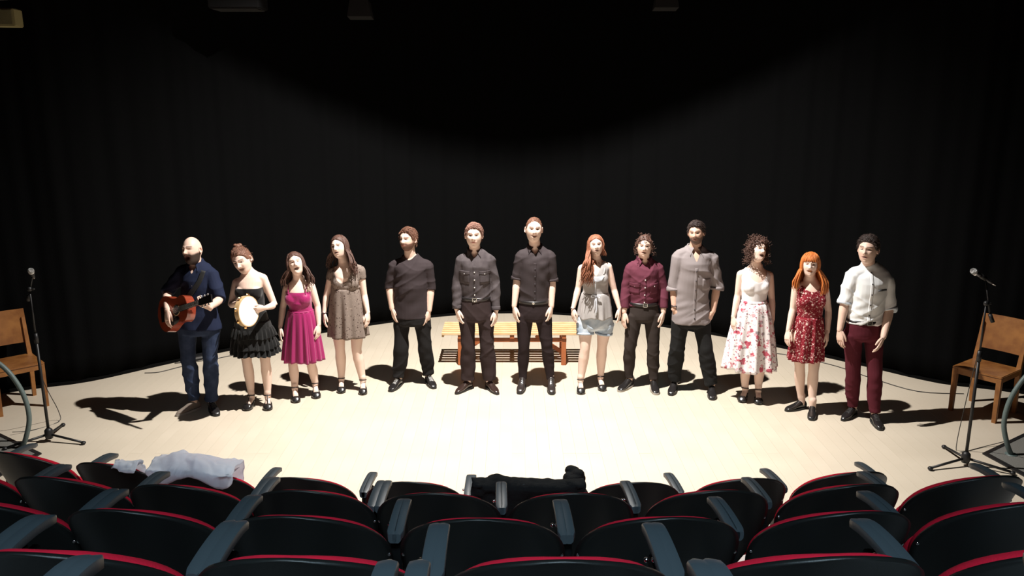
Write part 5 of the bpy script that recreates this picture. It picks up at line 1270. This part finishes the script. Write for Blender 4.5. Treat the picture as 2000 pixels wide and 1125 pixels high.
def p10():
    d = D(10, label='tall man in untucked grey shirt with hands in his black trouser pockets', skin=SK2, look=(-22, 0, -5), mouth=.15, beard=.8, beardcol=(.02, .010, .008), depth=.98,
          hair=dict(mat=HK, thick=.017, side=.005, rough=.4, freq=45, tufts=(594, .038, 0.0019, .005), comb=(.8, .5, 0)), hand0=dict(n=(.6, .6, 0)), hand1=dict(n=(-.6, .6, 0)))
    r = person(d); T = mat('grey_striped_shirt', (.235, .205, .205), .85, bump=(400, .06), spec=.15); 
    garment_top(d, 'shirt', T, r, off=.022, zlo=J[10]['cr'] + .06, sleeve=1.08, srad=.026, neck='vee', nz=.15, nw=.062, amp=.0065, hang=.012)
    collar(d, T, r, spread=.066, drop=.075); nx = d['nx']; patch(d, 'placket', T, r, (nx - .015, nx + .015, 1.36, J[10]['cr'] + .09, nx - .015, nx + .015), 4, 60, .0012, .0012); buttons(d, BTN_K, r, nx, [1.33, 1.23, 1.13, 1.03, .93, .84])
    patch(d, 'breast_pocket', T, r, (nx + .07, nx + .16, 1.25, 1.13, nx + .07, nx + .16), 6, 6, .003, .003, vee=.01)
    cuffs(d, T, r, 1.08, w=.13, grow=.012, srad=.026)
    K = mat('black_suit_trousers', (.010, .010, .010), .85, bump=(480, .05), spec=.2)
    trousers(d, 'trousers', K, r, J[10]['cr'] + .18, off=.018, knee=.030, ankle=.034, amp=.005)
    g = Geo(); w = Vector(J[10]['wr'][0]); P = [w + Vector((.031 * math.cos(a), .029 * math.sin(a), .05)) for a in np.linspace(0, 2 * PI, 20)]; g.loft(P, [.006] * 20, 6, ref=(0, 0, 1)); g.build('bracelet', BTN_K, r)
    shoes(d, r, 'shoe', SHO); return d
def p11():
    d = D(11, label='woman with short curly brown hair in a white top and white floral midi skirt', skin=SK3, fem=True, look=(16, 14, 6), mouth=.9, eyes=False, heel=.03, legk=.92,
          hair=dict(mat=HB, thick=.018, side=.026, rough=.8, freq=40, curls=[(620, -.09, .42, .0032)], line=[.070, .062, .046, .02, -.03, -.06, -.07, -.08]))
    r = person(d); wz = J[11]['waist'][2]; zs = J[11]['sh'][0][2]; T = mat('white_ribbed_top', (.88, .86, .87), .8, bump=(400, .06), spec=.2)
    garment_top(d, 'vest_top', T, r, off=.008, zlo=wz - .03, sleeve=-1, neck='scoop', nz=.11, nw=.10, amp=.002)
    S = pattern('white_floral_cotton', (.84, .80, .80), [((.36, .33, .34), 15, .24, .08, .04), ((.50, .10, .14), 11, .24, .09, .05), ((.66, .34, .38), 17, .22, .09, .035), ((.24, .03, .07), 30, .18, .05, .02)], .85)
    skirt(d, 'skirt', S, r, wz + .02, .345, .262, J[11]['hip'][0] - .01, off=.010, dep=.8, pleats=11, amp=.020, a0=.08, belly=.55, wave=.010)
    c, rr = torso_at(d, wz + .02, .012); g = Geo(); g.loft([(c.x, c.y, wz + .005), (c.x, c.y, wz + .035)], [(rr[0] + .004, rr[1] + .004)] * 2, 40); g.build('waistband', S, r)
    shoes(d, r, 'heel'); return d
def p12():
    d = D(12, label='woman with long ginger hair and fringe in a short red floral sleeveless dress', skin=SK3, fem=True, look=(-19, 4, 0), mouth=.7, legk=.92,
          hair=dict(mat=HG, thick=.014, side=.012, rough=.15, line=[.038, .034, .030, .0, -.06, -.07, -.08, -.09],
                    locks=[(58, 178, 70, -.30, .5, 1.15, .003, .0065), (182, 302, 70, -.26, .3, 1.15, .003, .0065), (-58, 58, 54, .040, 0, 1, .001, .0055)]))
    r = person(d); S = pattern('red_floral_viscose', (.20, .012, .022), [((.75, .55, .50), 36, .27, .07, .022), ((.55, .22, .22), 55, .22, .07, .015), ((.12, .004, .01), 40, .16, .05, .02)], .85)
    wz = J[12]['waist'][2]; zs = J[12]['sh'][0][2]
    garment_top(d, 'bodice', S, r, off=.010, zlo=wz - .05, sleeve=-1, neck='scoop', nz=.065, nw=.095, amp=.003)
    skirt(d, 'skirt', S, r, wz + .03, .545, .165, J[12]['hip'][0] - .005, off=.014, dep=.85, pleats=12, amp=.012, a0=.15, belly=.5)
    shoes(d, r, 'loafer', SHO); return d
def p13():
    d = D(13, label='dark-haired man in a white collarless shirt with rolled sleeves and burgundy trousers', skin=SK1, look=(-37, 2, 0), mouth=.3, depth=.97, hair=dict(mat=HK, thick=.020, side=.006, rough=.4, freq=45, tufts=(648, .040, 0.0019, .005), comb=(-.4, .9, 0)))
    r = person(d); T = mat('white_poplin_shirt', (.84, .86, .87), .8, bump=(360, .06), spec=.2); wz = J[13]['waist'][2]
    garment_top(d, 'shirt', T, r, off=.018, zlo=wz - .02, sleeve=1.0, srad=.022, neck='crew', nz=-.022, nw=.064, amp=.0065)
    collar(d, T, r, stand=True, gap=.12, r0=.062); nx = d['nx']; patch(d, 'placket', T, r, (nx - .015, nx + .015, 1.46, wz + .02, nx - .015, nx + .015), 4, 60, .0012, .0012); buttons(d, BTN_K, r, nx, [1.47, 1.37, 1.27, 1.17, 1.07])
    patch(d, 'pocket_welt', mat('grey_welt', (.10, .11, .12), .8), r, (nx + .06, nx + .155, 1.315, 1.300, nx + .06, nx + .155), 6, 3, .004, .003)
    cuffs(d, mat('white_cuff_with_blue_stripe', (.55, .62, .70), .8), r, 1.0, w=.09, grow=.010, srad=.022)
    trousers(d, 'trousers', mat('burgundy_chinos', (.085, .014, .022), .9, bump=(480, .06), spec=.15), r, wz, off=.012, knee=.018, ankle=.018, amp=.004)
    belt(d, r, wz + .002); shoes(d, r, 'pointed', SHO, {'lace': LACEK}); return d
p1(); guitar(); p2(); tambourine()
for f in (p3, p4, p5, p6, p7, p8, p9, p10, p11, p12, p13): f()
